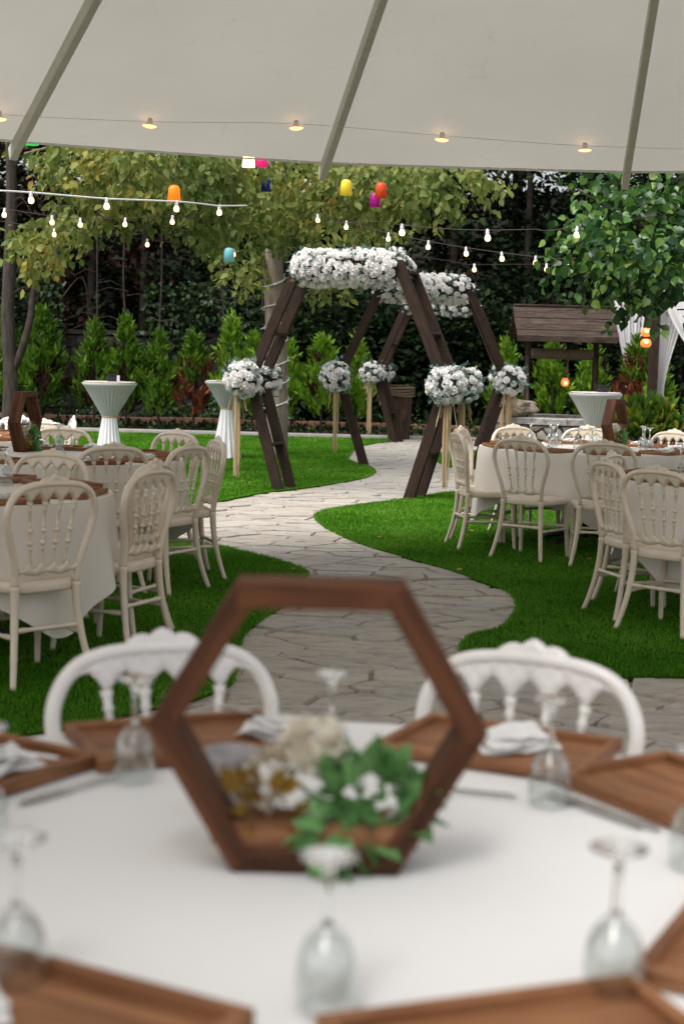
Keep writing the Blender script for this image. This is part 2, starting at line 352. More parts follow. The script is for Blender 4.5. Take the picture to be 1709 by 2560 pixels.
# lawn outlines (metres)
farL=catmull([(-9,13.2),(-4,13.6),(-2.2,14.1),(-1.27,14.73),(-1.05,15.24),(-.76,15.9),(-.41,16.52),(-.03,17.37),(.28,18.21),(.39,19.06),(.335,19.93),(.17,20.5),(.05,21.3),(.08,22.07),(.19,23.97),(.45,25.26),(.88,26.2)],5)+[(.9,26.75),(-9,26.6)]
rightL=catmull([(6,17.2),(3.5,17.0),(2.2,16.8),(1.23,16.46),(.79,15.69),(.42,15.13),(.07,14.6),(-.16,14.14),(-.23,13.59),(-.14,12.82),(.06,12.0),(.29,11.38),(.53,10.84),(.75,10.37),(.94,9.81),(1.06,9.38),(1.055,8.89),(.95,8.36),(.85,8.08),(.69,7.87),(.61,7.4),(.78,7.15),(1.07,6.99),(1.32,6.93),(1.61,6.95),(2.6,6.9),(6,6.9)],5)
nearL=catmull([(-9,12.2),(-3,12.1),(-1.6,11.85),(-.98,11.38),(-.7,11.0),(-.43,10.57),(-.235,10.09),(-.25,9.6),(-.31,8.75),(-.42,8.23),(-.5,7.65),(-.48,7.0),(-.47,6.58),(-.6,6.23),(-.7,6.1),(-.85,5.93),(-.99,5.74),(-1.25,5.55),(-2.2,5.2),(-9,5.1)],5)
smallR=catmull([(6,20.6),(3,20.5),(1.9,20.35),(1.49,20.4),(1.34,21.2),(1.36,22.6),(1.75,23.72),(3,24.2),(6,24.3)],5)
LAWNS=[('lawn',farL),('lawn',rightL),('lawn',nearL),('lawn',smallR)]
lawnobjs=[]
for i,(n,p) in enumerate(LAWNS):
    mb=MB(); fill(mb,p,.03)
    k=len(p); mb.add([(x,y,.03) for x,y in p]+[(x,y,-.03) for x,y in p],[(j,(j+1)%k,k+(j+1)%k,k+j) for j in range(k)])
    struct(mb.build(n,'turf'))
path_base=MB(); path_base.add([(-12,-6,.0),(12,-6,.0),(12,27.2,.0),(-12,27.2,.0)],[(0,1,2,3)])
path=struct(path_base.build('path','mortar'))
# flagstones
seeds=[]
def visible(x,y,m=.3): return abs(x)<.232*y+m
cell=.40
for iy in range(int((27-4.4)/(cell*.60))):
    y0=4.4+iy*cell*.60; ww=.25*y0+1.5
    for ix in range(int(2*ww/cell)+1):
        x=-ww+ix*cell+(iy%2)*cell*.5+rnd.uniform(-.18,.18); y=y0+rnd.uniform(-.105,.105)
        seeds.append((x,y*1.0))
S=np.array(seeds); Sx=S.copy(); Sx[:,1]*=1.35   # stones lie wider than deep
polys=voronoi(Sx,.014,1.3)
inl=np.zeros(len(S),bool); near=np.zeros(len(S),bool)
for n,p in LAWNS:
    inl|=inside(p,S[:,0],S[:,1])
cand=[]; rest=MB(); rr=random.Random(3)
for i,poly in enumerate(polys):
    if len(poly)<3: continue
    q=[(a,b/1.35) for a,b in poly]
    # keep stones outside the lawns or crossing a lawn edge
    X=np.array([a for a,b in q]); Y=np.array([b for a,b in q]); allin=np.zeros(len(q),bool)
    for n,p in LAWNS: allin|=inside(p,X,Y)
    if inl[i] and allin.all(): continue
    q=rough_poly(q,.018,rr,.1); cand.append((S[i],q))
vis=[c for c in cand if visible(*c[0]) and c[0][1]<26.6]
vis.sort(key=lambda c:(c[0][1]))
hid=[c for c in cand if not (visible(*c[0]) and c[0][1]<26.6)]
keep=vis[:300]; over=vis[300:]+hid
for s,q in keep:
    mb=MB(); z=.016+rr.uniform(-.006,.007); cx=sum(a for a,b in q)/len(q); cy2=sum(b for a,b in q)/len(q)
    mb.prism([(a-cx,b-cy2) for a,b in q],-.01,z,.007); mb.build('stone','stone',path,loc=(cx,cy2,0))
if over:
    for s,q in over: rest.prism(q,-.01,.016+rr.uniform(-.004,.005),.009)
    stuff(rest.build('stones_beyond','stone',path))
# grass blades
def blades(poly,n,ymin,ymax,xm):
    Y=rng.uniform(ymin,ymax,n*3); X=rng.uniform(-1,1,n*3)*(.235*Y+.35); k=inside(poly,X,Y)
    return X[k],Y[k]
PX=[];PY=[]
for (n,p),dens in zip(LAWNS,(2200,5200,7600,1200)):
    ys=[b for a,b in p]; y0,y1=max(4.6,min(ys)),max(ys); area=(y1-y0)*(.235*(y0+y1)+.7)
    m=int(area*dens); Y=rng.uniform(y0,y1,m); X=rng.uniform(-1,1,m)*(.235*Y+.35); k=inside(p,X,Y); PX.append(X[k]); PY.append(Y[k])
    # denser fringe along the edge
    e=np.array(p); d=np.roll(e,-1,0)-e; L=np.hypot(d[:,0],d[:,1])
    for (a,dd,l) in zip(e,d,L):
        if abs(a[0])>.24*a[1]+.6 : continue
        c=int(l*420)
        if c<1: continue
        t=rng.uniform(0,1,c); off=rng.normal(0,.012,c)
        PX.append(a[0]+dd[0]*t+off); PY.append(a[1]+dd[1]*t+off)
PX=np.concatenate(PX);PY=np.concatenate(PY);n=len(PX)
az=rng.uniform(0,2*PI,n); h=rng.uniform(.010,.025,n)*(1+.012*(PY-8)); wd=.0013+.00022*PY; lean=rng.uniform(.1,.9,n)
b0=np.stack([PX,PY,np.full(n,.028)],1); sx=np.stack([np.cos(az),np.sin(az),0*az],1)*wd[:,None]
tip=b0+np.stack([-np.sin(az)*lean*h,np.cos(az)*lean*h,h],1)
V=np.stack([b0-sx,b0+sx,tip],1).reshape(-1,3); F=np.arange(3*n).reshape(-1,3)
stuff(link('grass',npmesh('grass',V,F,'grass'))); print('blades',n)
# fallen leaves
fl=[(rng.uniform(-1,1)*.22*y,y) for y in rng.uniform(6,22,60)]
fl=np.array([f for f in fl if any(inside(p,np.array([f[0]]),np.array([f[1]]))[0] for _,p in LAWNS)])
P3=np.c_[fl,np.full(len(fl),.06)]; stuff(link('fallen_leaves',leaves('fallen_leaves',P3,np.c_[rdir(len(fl))[:,:2],np.zeros(len(fl))],rdir(len(fl))+[0,0,2],.055,'litter',LEAF)))
# concrete strip, bed, brick edging
mb=MB(); mb.box((0,27.35,.0),(30,.5,.12)); struct(mb.build('paving_strip','concrete'))
mb=MB(); mb.grid(lambda u,v:(-16+32*u,27.6+5.5*v,.02+.06*noise.noise(Vector((u*40,v*8,0)))+.05*v),60,10); struct(mb.build('planting_bed','soil'))
e=thing('brick_edging','low terracotta edging row along the planting bed behind the lawn','edging',(0,29.3,.0))
eb=MB(); eb.box((0,0,.1),(.58,.16,.2)); em=eb.mesh('edging_block','terracotta')
for i in range(26):
    x=-7.6+.6*i
    link('edging_block',em,e,(x,rnd.uniform(-.01,.01),rnd.uniform(-.012,.012)),(0,0,rnd.uniform(-.015,.015)))
# hillside behind the wall, added to block the sky between the trees
mb=MB(); mb.grid(lambda u,v:(-45+90*u,33+50*v,.5+6.9*min(1,v*2.2)+.5*noise.noise(Vector((u*9,v*6,3)))),40,20); struct(mb.build('sky_blocking_slope','dark_slope',smooth=True))
# stone wall, built of courses of rough blocks
wl=thing('stone_wall','old grey stone wall behind the cypress row','wall',(0,31.6,0))
mb=MB(); mb.box((0,.15,.9),(40,.3,1.8)); mb.build('wall_core','wallstone',wl)
wb=MB(); r5=random.Random(5)
blockmeshes=[]
for k in range(6):
    b=MB(); ln=.34+.06*k; b.box((0,0,0),(ln,.1,.235)); 
    b.v=[(x+r5.uniform(-.015,.015),y+r5.uniform(-.03,.02),z+r5.uniform(-.012,.012)) for x,y,z in b.v]; blockmeshes.append((ln,b.mesh('stone','wallstone')))
cnt=0; restb=MB()
for row in range(7):
    x=-7.5+r5.uniform(0,.3)
    while x<7.6:
        ln,me=r5.choice(blockmeshes)
        if cnt<300 : link('stone',me,wl,(x+ln/2,-.03,.13+row*.25)); cnt+=1
        x+=ln+.02
mb=MB(); mb.box((0,.12,1.83),(40,.44,.09)); mb.build('coping','wallstone',wl)

# ------------------------------------------------------------------ tent
tent=thing('tent','large off-white round canvas canopy with sloping rafters overhead','tent',(1.169,4,0))
AP=Vector((0,0,5.92)); RT=7.33; ZH=2.863; SLP=(5.92-ZH)/RT
AZ0,STEP=R(28),R(17.27)
def azd(a): return Vector((math.sin(a),math.cos(a),0))  # azimuth measured from +y ; negative x handled by sign
raft=[R(-28)+STEP*i for i in range(-4,9)]
raft=[R(-28.01)-7*STEP+STEP*i for i in range(15)]  # unseen back of the canopy left open so sky light reaches the near table
def cone(a,r,dz=0): 
    d=azd(a); return Vector((d.x*r,d.y*r,5.92-SLP*r+dz))
amin,amax=raft[0]-.05,raft[-1]+.05
def canf(u,v):
    a=amin+(amax-amin)*u; r=.25+(RT-.25)*v
    ph=((a-raft[0])/STEP)%1; sag=-.035*math.sin(PI*ph)*v*math.sin(min(1,v)*PI*.93)
    p=cone(a,r,sag+.006*noise.noise(Vector((a*9,r*1.2,0)))+.004*noise.noise(Vector((a*30,r*.7,5)))); 
    if v>.999: p=cone(a,r-.012*math.sin(PI*ph),0)
    return p
mb=MB(); mb.grid(canf,216,40); mb.build('canopy','canopy',tent,True)
mb=MB(); mb.grid(lambda u,v:(lambda p:(p.x,p.y,p.z-.002-.014*v))(canf(u,1)),216,1); mb.build('hem','canopy',tent,True)
for a in raft:
    p0=cone(a,.3,-.065); p1=cone(a,RT+.05,-.065); d=azd(a)
    side=Vector((d.y,-d.x,0)); beam('rafter',p0,p1,.05,.095,'rafter',tent,up=tuple(side))
mb=MB(); mb.lathe([(.09,0),(.09,6.05)],16,capb=True,capt=True); mb.build('mast','rafter',tent,True)

# ------------------------------------------------------------------ light strings
bulb_me=MB().lathe([(.004,-.085),(.016,-.083),(.0255,-.073),(.029,-.058),(.027,-.043),(.02,-.028),(.014,-.018)],12).mesh('bulb','bulb',True)
bulbw_me=MB().lathe([(.004,-.085),(.016,-.083),(.0255,-.073),(.029,-.058),(.027,-.043),(.02,-.028),(.014,-.018)],12).mesh('bulb','bulbwarm',True)
sock_me=MB().lathe([(.006,.012),(.012,.008),(.016,0),(.0165,-.02),(.019,-.024),(.019,-.045),(.014,-.047)],10,capb=True).mesh('socket','socket',True)
M['puck']=m_emit('puck_glow',(1,.47,.16),1.7)
puck_me=MB().lathe([(.001,-.036),(.02,-.035),(.036,-.030),(.042,-.025),(.020,-.020)],16).mesh('bulb','puck',True)
psock_me=MB().lathe([(.012,.02),(.016,.0),(.017,-.018),(.024,-.024)],12,capb=True).mesh('socket','rafter',True)
def light_string(label,pts,bulbs,cable='cable',rad=.0035,warm=False,grp=None,sz=.78):
    t=thing('light_string',label,'light string',pts[0],0,grp)
    o=Vector(pts[0]); c=[Vector(p)-o for p in catmull(pts,5)]
    MB().tube(c,rad,6).build('cable',cable,t,True)
    for b in bulbs:
        p=Vector(b)-o; s=link('socket',psock_me if warm else sock_me,t,p,(rnd.uniform(-.08,.08),rnd.uniform(-.08,.08),0),sz)
        link('bulb',puck_me if warm else bulb_me,s,(0,0,0) if warm else (0,0,-.022))
    return t
A=[(-2.61,11.5,2.63),(-2.4,11.62,2.635),(-2.14,11.8,2.635),(-1.89,12.0,2.64),(-1.64,12.25,2.66),(-1.40,12.5,2.68),(-1.24,12.9,2.705),(-1.13,13.4,2.74),(-1.0,15,2.9)]
light_string('string of glowing bulbs on a thick white cable at upper left',A,[A[1],A[3],A[5],A[7]],'cablew',.0065)
B=[(-4.2,15.0,2.9),(-3.35,15.0,2.81),(-2.89,15.0,2.75),(-2.65,15.2,2.75),(-2.25,15.5,2.79),(-1.81,15.8,2.85),(-1.0,18.0,3.0)]
light_string('dark bulb string right under the tree leaves, second row from the white cable',B,[B[1],B[2],B[3],B[4],B[5]])
Cc=[(-4.2,17,2.9),(-3.25,17.0,2.78),(-2.79,17.0,2.74),(-2.25,17.2,2.71),(-1.77,17.4,2.68),(-1.31,17.6,2.65),(-.95,21.9,2.9)]
light_string('lowest bulb string on the left, ending beside the turquoise cup lantern',Cc,[Cc[1],Cc[3],Cc[5]])
Dd=[(-.95,21.8,3.3),(-.35,17.0,3.01),(-.03,16.5,2.9),(.41,16.0,2.75),(.8,15.5,2.64),(1.14,15.0,2.55),(1.46,14.7,2.49),(1.75,14.4,2.44),(2.0,14.1,2.41),(2.6,13.6,2.44),(4.1,13.4,2.9)]
light_string('long bulb string sagging down to the right above the flower arches',Dd,Dd[1:9])
Ee=[(-.9,21.9,3.3),(.19,14.0,2.69),(.47,13.8,2.65),(.84,13.5,2.6),(1.2,13.4,2.59),(1.57,13.2,2.59),(1.92,13.0,2.6),(4.1,13.3,3.0)]
light_string('upper right bulb string with three widely spaced bulbs on a reddish cable',Ee,[Ee[2],Ee[4],Ee[6]],sz=.9)
Ff=[(-.9,22.1,3.2),(1.5,22,2.85),(1.8,22,2.82),(2.83,22,2.85),(3.82,22,2.87),(4.33,22,2.97),(6,22,3.1)]
light_string('farthest bulb string in front of the dark trees above the well roof',Ff,[Ff[2],Ff[3],Ff[4],Ff[5]],sz=1.0)
T=[(-3.3,9.5,2.95),(-2.28,10.04,2.967),(-1.35,10.39,2.998),(-.38,10.60,3.039),(.63,10.81,3.015),(1.64,10.90,2.982),(2.7,10.8,2.967)]
light_string('bulb string clipped under the tent canvas near its hem',T,T[1:6],'rafter',.0015,True,sz=1.15)

# ------------------------------------------------------------------ colour cup lanterns in the tree
def cup_lantern(label,p,c,emit=0,r=.055,h=.15):
    t=thing('cup_lantern',label,'lantern',p,0,'coloured cup lanterns hanging in the tree')
    prof=[(.008,h),(r*.5,h-.004),(r*.78,h-.014),(r*.93,h-.032),(r*.98,h-.055),(r*1.1,0),(r*1.06,0),(r*.94,h-.055),(r*.72,h-.02),(.01,h-.008)]
    MB().lathe(prof,18,(0,0,-h/2)).build('shade',lantern_mat('cup_'+label.split()[0],c,emit),t,True)
    MB().tube([(0,0,h/2-.005),(.02,.02,h/2+.35),(.01,.05,h/2+.9)],.003,5).build('cord','cable',t)
for l,p,c,e in [('white glowing cup lantern, brightest one, hanging just under the tent hem',(-.99,15,3.345),(1,.80,.48),5),
    ('pink cup lantern right beside the glowing white one',(-.885,15.4,3.40),(.85,.03,.28),0.3),
    ('blue cup lantern below the pink one, half behind leaves',(-.98,18.0,3.43),(.02,.04,.35),0),
    ('orange glowing cup lantern hanging by the white cable',(-1.65,14.5,2.95),(1,.20,.008),.9),
    ('deep blue cup lantern among the left leaves above the white cable',(-2.62,18.2,3.34),(.01,.03,.5),.25),
    ('green cup lantern half hidden under the middle foliage',(-1.68,18.4,2.87),(.02,.3,.04),.1),
    ('turquoise cup lantern hanging lowest, left of the trunk',(-1.28,16.5,2.52),(.22,.58,.62),.1),
    ('yellow cup lantern hanging clear in the middle of the tree',(-.04,15,3.1),(.85,.7,.06),.15),
    ('red-orange cup lantern in front of the magenta one',(.3,15,3.08),(.75,.1,.02),.1),
    ('magenta cup lantern half behind the red-orange one',(.27,16.6,3.15),(.5,.01,.3),.1),
    ('bright green cup lantern under the tent hem at far left',(-2.88,14,3.37),(.05,.75,.15),.5)]: cup_lantern(l,p,c,e)

# ------------------------------------------------------------------ chairs
def chair_parts(mat):
    P=[]
    def add(name,mb,smooth=True): P.append((name,mb.mesh(name,mat,smooth)))
    # seat: rounded trapezoid
    out=[]
    for i in range(36):
        a=2*PI*i/36; c,s=math.cos(a),math.sin(a); e=.5
        x=.2*abs(c)**e*(1 if c>0 else -1); y=.2*abs(s)**e*(1 if s>0 else -1); x*=1+.12*(y/.2); out.append((x,y))
    n=len(out); lv=[(.985,.405),(1.0,.415),(1.0,.445),(.97,.455),(.8,.452),(.4,.447),(.02,.445)]
    mb=MB(); vs=[(x*k,y*k,z) for k,z in lv for x,y in out]
    fs=[(i*n+j,i*n+(j+1)%n,(i+1)*n+(j+1)%n,(i+1)*n+j) for i in range(len(lv)-1) for j in range(n)]+[tuple(range(n-1,-1,-1))]
    mb.add(vs,fs); add('seat',mb)
    yb=lambda z:-.185-.13*max(0,z-.45)-.10*max(0,(z-.7))**1.0*.4
    half=[(.155,.44),(.157,.50),(.168,.56),(.19,.63),(.211,.70),(.219,.75),(.214,.79),(.196,.83),(.165,.862),(.12,.880),(.06,.888)]
    full=[(x,z) for x,z in half]+[(0,.890)]+[(-x,z) for x,z in reversed(half)]
    pts=catmull([(x,yb(z),z) for x,z in full],3)
    mb=MB(); mb.tube(pts,.0185,10,ell=(1.0,.85)); add('back_frame',mb)
    # crest panel
    xs=.203
    def toparch(x):
        a=abs(x)/.205; base=.888-.075*max(0,a-.25)**2.0/.5625*1.0
        pk=.026*max(0,1-abs(x)/.085)**.8; sc_=.0105*abs(math.cos(x/.05*PI))**.6
        return base+.006+pk+sc_*(1 if a<.85 else .3)
    sp=[-.114,-.038,.038,.114]
    bz=[.848,.836,.820,.806,.820,.836,.848,.836,.820,.806,.818,.834,.846,.842,.828,.812]
    bx=[0,.014,.026,.038,.050,.062,.076,.090,.102,.114,.124,.134,.146,.165,.185,.203]
    def botarch(x): return float(np.interp(abs(x),bx,bz))
    mb=MB(); nx=80; ny=6; V1=[];
    for side in (1,-1):
        for j in range(ny+1):
            for i in range(nx+1):
                x=-xs+2*xs*i/nx; z0,z1=botarch(x),max(toparch(x),botarch(x)+.01); v=j/ny; z=z0+(z1-z0)*v
                rel=.0045*abs(math.sin(x/.038*PI+(z-.8)*60))*abs(math.sin(x/.038*PI-(z-.8)*60))*math.sin(PI*v)
                edge=.010 if 0<j<ny else .006
                V1.append((x,yb(z)+side*(edge+rel),z))
    m=(nx+1)*(ny+1); fs=[]
    for j in range(ny):
        for i in range(nx):
            a=j*(nx+1)+i; fs.append((a,a+nx+1,a+nx+2,a+1)); fs.append((m+a,m+a+1,m+a+nx+2,m+a+nx+1))
    for i in range(nx):
        fs.append((i,i+1,m+i+1,m+i)); a=ny*(nx+1)+i; fs.append((a,m+a,m+a+1,a+1))
    mb.add(V1,fs); add('crest',mb)
    # lower scalloped rail
    mb=MB(); nx=40; V1=[]
    for side in (1,-1):
        for j in range(4):
            for i in range(nx+1):
                x=-.155+.31*i/nx; u=(x/.31+.5)*5; tri=abs((u-.5)%1-.5)*2; top=.512+.030*(1-tri)**2; bot=.493-.012*abs(math.sin((x/.31)*PI*2.5))
                z=bot+(top-bot)*j/3; V1.append((x,yb(z)+side*(.011 if 0<j<3 else .007),z))
    m=(nx+1)*4; fs=[]
    for j in range(3):
        for i in range(nx):
            a=j*(nx+1)+i; fs.append((a,a+nx+1,a+nx+2,a+1)); fs.append((m+a,m+a+1,m+a+nx+2,m+a+nx+1))
    for i in range(nx):
        fs.append((i,i+1,m+i+1,m+i)); a=3*(nx+1)+i; fs.append((a,m+a,m+a+1,a+1))
    mb.add(V1,fs); add('lower_rail',mb)
    # four beaded spindles
    beads=[(0,.006),(.10,.006),(.2,.006),(.27,.007),(.285,.011),(.30,.007),(.33,.0065),(.35,.011),(.375,.0165),(.40,.010),(.42,.007),(.45,.011),(.465,.007),(.49,.011),(.51,.007),(.54,.012),(.565,.0165),(.59,.009),(.61,.007),(.64,.011),(.66,.007),(.75,.007),(.86,.008),(.88,.012),(.90,.008),(.95,.010),(1,.014)]
    for xt,xb in zip(sp,(-.083,-.028,.028,.083)):
        mb=MB(); mb.tube([(xb+(xt-xb)*u,yb(.52+.29*u),.52+.29*u) for u,r in beads],[r for u,r in beads],8); add('spindle',mb)
    # legs with ring turnings
    def leg(p,back):
        mb=MB(); k=24; pts=[];rad=[]
        for i in range(k+1):
            u=i/k; z=.44*(1-u)
            s=u*u
            pts.append((p[0]*(1+(.34 if back else .06)*s),p[1]+(-.075*s if back else .02*s),z))
            r=.0205-.0065*u
            for c in (.36,.40,.44,.72): r+=.004*math.exp(-((u-c)/.012)**2)
            rad.append(r)
        mb.tube(pts,rad,8); return mb
    for sx in (-1,1):
        add('leg',leg((sx*.155,-.185),True)); add('leg',leg((sx*.185,.165),False))
    def bar(a,b):
        mb=MB(); k=14; A_,B_=Vector(a),Vector(b); mb.tube([A_.lerp(B_,i/k) for i in range(k+1)],[.0105+.003*(i in (1,2,6,8,12,13)) for i in range(k+1)],7); return mb
    add('stretcher',bar((-.163,-.195,.245),(.163,-.195,.245))); add('stretcher',bar((-.187,.17,.235),(.187,.17,.235)))
    for sx in (-1,1): add('stretcher',bar((sx*.165,-.195,.215),(sx*.187,.17,.215)))
    return P
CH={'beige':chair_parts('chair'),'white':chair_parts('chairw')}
def chair(x,y,phi,label,kind='beige',group=None,back=.21):
    """x,y: centre of the backrest; phi: direction (deg) from the table out through the back"""
    a=R(phi); t=thing('banquet_chair',label,'chair',(x-back*math.cos(a),y-back*math.sin(a),.03 if y>5 else .016),a+PI/2,group); t.scale=(1,1,.978)
    for n,me in CH[kind]: link(n,me,t)
    return t
gl='chairs at the left tables'; gr='chairs at the right tables'
chair(-1.25,6.47,-46,'beige chair nearest on the left, back turned to the viewer',group=gl)
chair(-.93,7.2,-25,'beige chair seen edge-on at the right end of the nearest left table',group=gl)
chair(-.98,7.62,-20,'beige chair tucked just behind the edge-on chair at the left table',group=gl)
chair(-1.57,8.1,72,'beige chair across the nearest left table, behind its glasses',group=gl)
chair(-2.02,8.3,97,'beige chair across the nearest left table, cut by the left picture edge',group=gl)
chair(-2.55,6.5,-130,'beige chair on the far left side of the nearest left table',group=gl)
chair(-1.36,8.9,-62,'beige chair with its back to us at the front of the middle left table',group=gl)
chair(-.95,9.1,-29,'beige chair second from the path at the middle left table, seen from behind',group=gl)
chair(-.85,9.78,20,'beige chair closest to the pale path, narrow edge-on view at the middle left table',group=gl)
chair(-1.19,10.6,52,'beige chair beyond the middle left table with open lawn behind it',group=gl)
chair(-2.0,10.75,97,'beige chair at the far side of the middle left table behind the hexagon stand',group=gl)
chair(-2.3,11.6,80,'beige chair half hidden between the middle and rear left tables',group=gl)
chair(-2.66,12.3,60,'chair coloured white for the outdoor light on it, at the rear left table near the left picture edge',kind='white',group=gl)  # outdoor light on this chair and the next is put into the white
chair(-2.22,12.25,15,'chair coloured white for the outdoor light on it, seen side-on at the rear left table, left of the cocktail table',kind='white',group=gl)
chair(.90,11.65,190,'beige chair side-on at the left end of the rear right table',group=gr)
chair(1.29,10.98,235,'beige chair with its back to us at the left front of the rear right table',group=gr)
chair(1.83,10.68,263,'beige chair with its back to us at the middle front of the rear right table',group=gr)
chair(1.45,12.85,118,'pale chair behind the rear right table, nearest to the flower arch',group=gr)
chair(2.08,13.0,85,'pale chair behind the rear right table, below the cocktail table',group=gr)
chair(2.72,12.65,45,'pale chair behind the rear right table at the right picture edge',group=gr)
chair(.98,12.25,160,'beige chair behind the side-on chair at the rear right table',group=gr)
chair(2.75,11.5,-20,'beige chair at the right end of the rear right table, cut by the picture edge',group=gr)
chair(1.53,8.62,196,'beige chair seen edge-on at the left side of the front right table',group=gr)
chair(1.69,8.08,227,'beige chair nearest on the right, back turned to the viewer',group=gr)
chair(1.68,9.3,150,'beige chair behind the edge-on chair at the front right table',group=gr)
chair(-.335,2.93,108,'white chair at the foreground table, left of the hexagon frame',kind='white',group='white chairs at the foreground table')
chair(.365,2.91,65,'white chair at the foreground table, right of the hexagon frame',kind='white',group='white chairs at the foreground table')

# ------------------------------------------------------------------ tables, cloths
def table(x,y,r,label,clabel,cmat='cloth',rot=0,grass=True,hang=(.36,.16)):
    z0=.03 if grass else .016
    t=thing('round_table',label,'table',(x,y,z0),rot,'round dining tables')
    MB().lathe([(.01,.722),(r-.02,.722),(r-.01,.73),(r-.01,.738),(.01,.738)],48).build('tabletop','tray',t,True)
    MB().lathe([(.03,.05),(.03,.72)],12,capb=True,capt=True).build('pedestal','tableleg',t,True)
    for k in range(4):
        a=PI/4+k*PI/2; MB().tube([(.05*math.cos(a),.05*math.sin(a),.09),(.36*math.cos(a),.36*math.sin(a),.03),(.40*math.cos(a),.40*math.sin(a),.0)],[.022,.02,.02],8).build('foot','tableleg',t,True)
    # cloth: flat top then folds; a square cloth, so four corners reach lower
    ph=rnd.uniform(0,6)
    def skirt(u,v):
        a=2*PI*u; L=(.70-hang[1]-.0)-(hang[0]-hang[1])*(1-abs(math.cos(2*(a+ph)))**6)
        L=(.755-hang[0])+(hang[0]-hang[1])*abs(math.cos(2*(a+ph)))**5
        fold=math.sin(a*11+ph*2+.6*math.sin(a*3))+.5*math.sin(a*19+ph)
        rr_=r+.012*math.sin(min(v*8,1)*PI/2)+v*(.032*fold+.03)*(.4+.6*abs(math.cos(2*(a+ph))))
        return (rr_*math.cos(a),rr_*math.sin(a),.755-L*v-.004*(1-math.cos(min(v*8,1)*PI/2)))
    mb=MB(); mb.grid(skirt,180,12)
    rings=14
    def topf(u,v):
        a=2*PI*u; q=r*v; n_=noise.noise(Vector((q*math.cos(a)*2.2+ph,q*math.sin(a)*2.2,0)))
        return (q*math.cos(a),q*math.sin(a),.7545+.0022*n_*(1-v))
    mb.grid(topf,180,rings)
    c=mb.build('tablecloth',cmat,None,True,loc=(x,y,z0)); tag(c,clabel,'tablecloth','cloths on the round tables')
    return t
table(-.03,2.03,.835,'round table in the foreground under a white cloth','white cloth on the foreground table in front of the camera','clothw',grass=False)
table(-1.92,7.2,.82,'nearest round table on the left under an ivory cloth','ivory cloth hanging from the nearest left table')
table(-1.87,9.72,.84,'middle round table on the left, set with wooden trays','ivory cloth on the middle left table with the dark hexagon stand')
table(-3.12,11.6,.85,'rear round table at the left picture edge','pale cloth on the rear left table at the picture edge')
table(1.95,12.1,.87,'rear round table on the right by the flower arches','ivory cloth with a long hanging corner on the rear right table')
table(2.47,9.1,.83,'front round table at the right picture edge','ivory cloth on the front right table at the picture edge')
ZN=.016+.757; ZT=.03+.757

# tray
def tray_parts():
    w_,d_,h_,t_=.375,.265,.024,.017; P=[]
    b=MB(); b.box((0,0,.005),(w_-2*t_,d_-2*t_,.008)); P.append(('board',b.mesh('board','tray'),None))
    return w_,d_,h_,t_,P
TW,TD,TH_,TT,TP=tray_parts()
def tray(x,y,phi,z,label,group):
    a=R(phi)-PI/2; t=thing('wooden_tray',label,'tray',(x,y,z),a,group)
    for n,me,_ in TP: link(n,me,t)
    for sy in (-1,1): beam('rim',(-TW/2,sy*(TD/2-TT/2),TH_/2),(TW/2,sy*(TD/2-TT/2),TH_/2),TT,TH_,'tray',t,up=(0,1,0))
    for sx in (-1,1): beam('rim',(sx*(TW/2-TT/2),-TD/2+TT+.001,TH_/2),(sx*(TW/2-TT/2),TD/2-TT-.001,TH_/2),TT,TH_,'tray',t,up=(1,0,0))
    return t
# goblet, upside down: rim on the table, foot on top
def goblet_mesh():
    H=.185; out=[(.0310,0),(.0345,.012),(.0368,.03),(.0365,.048),(.033,.066),(.026,.082),(.016,.093),(.008,.10),(.0048,.112),(.0042,.13),(.0048,.15),(.0075,.166),(.016,.174),(.031,.178),(.0345,.180),(.0345,.182),(.02,.1835),(.001,.184)]
    inn=[(.001,.090),(.010,.088),(.022,.079),(.030,.064),(.0345,.047),(.0352,.030),(.0330,.012),(.0297,0)]
    a=MB(); a.lathe(inn+out[:8],28); b=MB(); b.lathe(out[7:],24,capb=True)
    return a.mesh('bowl','glass',True),b.mesh('stem','glass_stem',True)
GOB=goblet_mesh()
def goblet(x,y,z,label,group,s=1.0):
    t=thing('wine_glass',label,'wine glass',(x,y,z+.001),rnd.uniform(0,6),group); t.scale=(s,s,s)
    link('bowl',GOB[0],t); link('stem',GOB[1],t); return t
def napkin_mesh(seed):
    r_=random.Random(seed); mb=MB()
    def f(lift,rot,sx,sy):
        c,s=math.cos(rot),math.sin(rot)
        def g(u,v):
            x=(u-.5)*sx; y=(v-.5)*sy; z=lift+.012*noise.noise(Vector((u*3+seed,v*3,seed)))+.010*(u*v)
            return (c*x-s*y,s*x+c*y,max(.001,z))
        return g
    mb.grid(f(.006,0,.13,.10),8,8); mb.grid(f(.014,.25,.12,.085),8,8); mb.grid(f(.022,-.2,.10,.06),8,8); return mb.mesh('napkin','napkin',True)
NAP=[napkin_mesh(i) for i in range(3)]
def napkin(x,y,z,rz,label,group,s=1.0):
    o=link('napkin',NAP[rnd.randrange(3)],None,(x,y,z),(0,0,rz),s); tag(o,label,'napkin',group)
def cut_mesh(kind):
    mb=MB(); mb.box((0,-.05,.003),(.009,.11,.003),top=.8)
    if kind=='fork':
        mb.box((0,.02,.0035),(.006,.05,.003)); mb.box((0,.05,.004),(.02,.02,.003))
        for k in range(4): mb.box((-.0075+.005*k,.078,.004),(.0028,.04,.002))
    else: mb.box((0,.045,.003),(.015,.10,.002),top=.9)
    return mb.mesh(kind,'steel')
CUT={k:cut_mesh(k) for k in ('fork','knife')}
def cutlery(kind,x,y,z,rz,label,group):
    tag(link(kind,CUT[kind],None,(x,y,z),(0,0,rz)),label,kind,group)

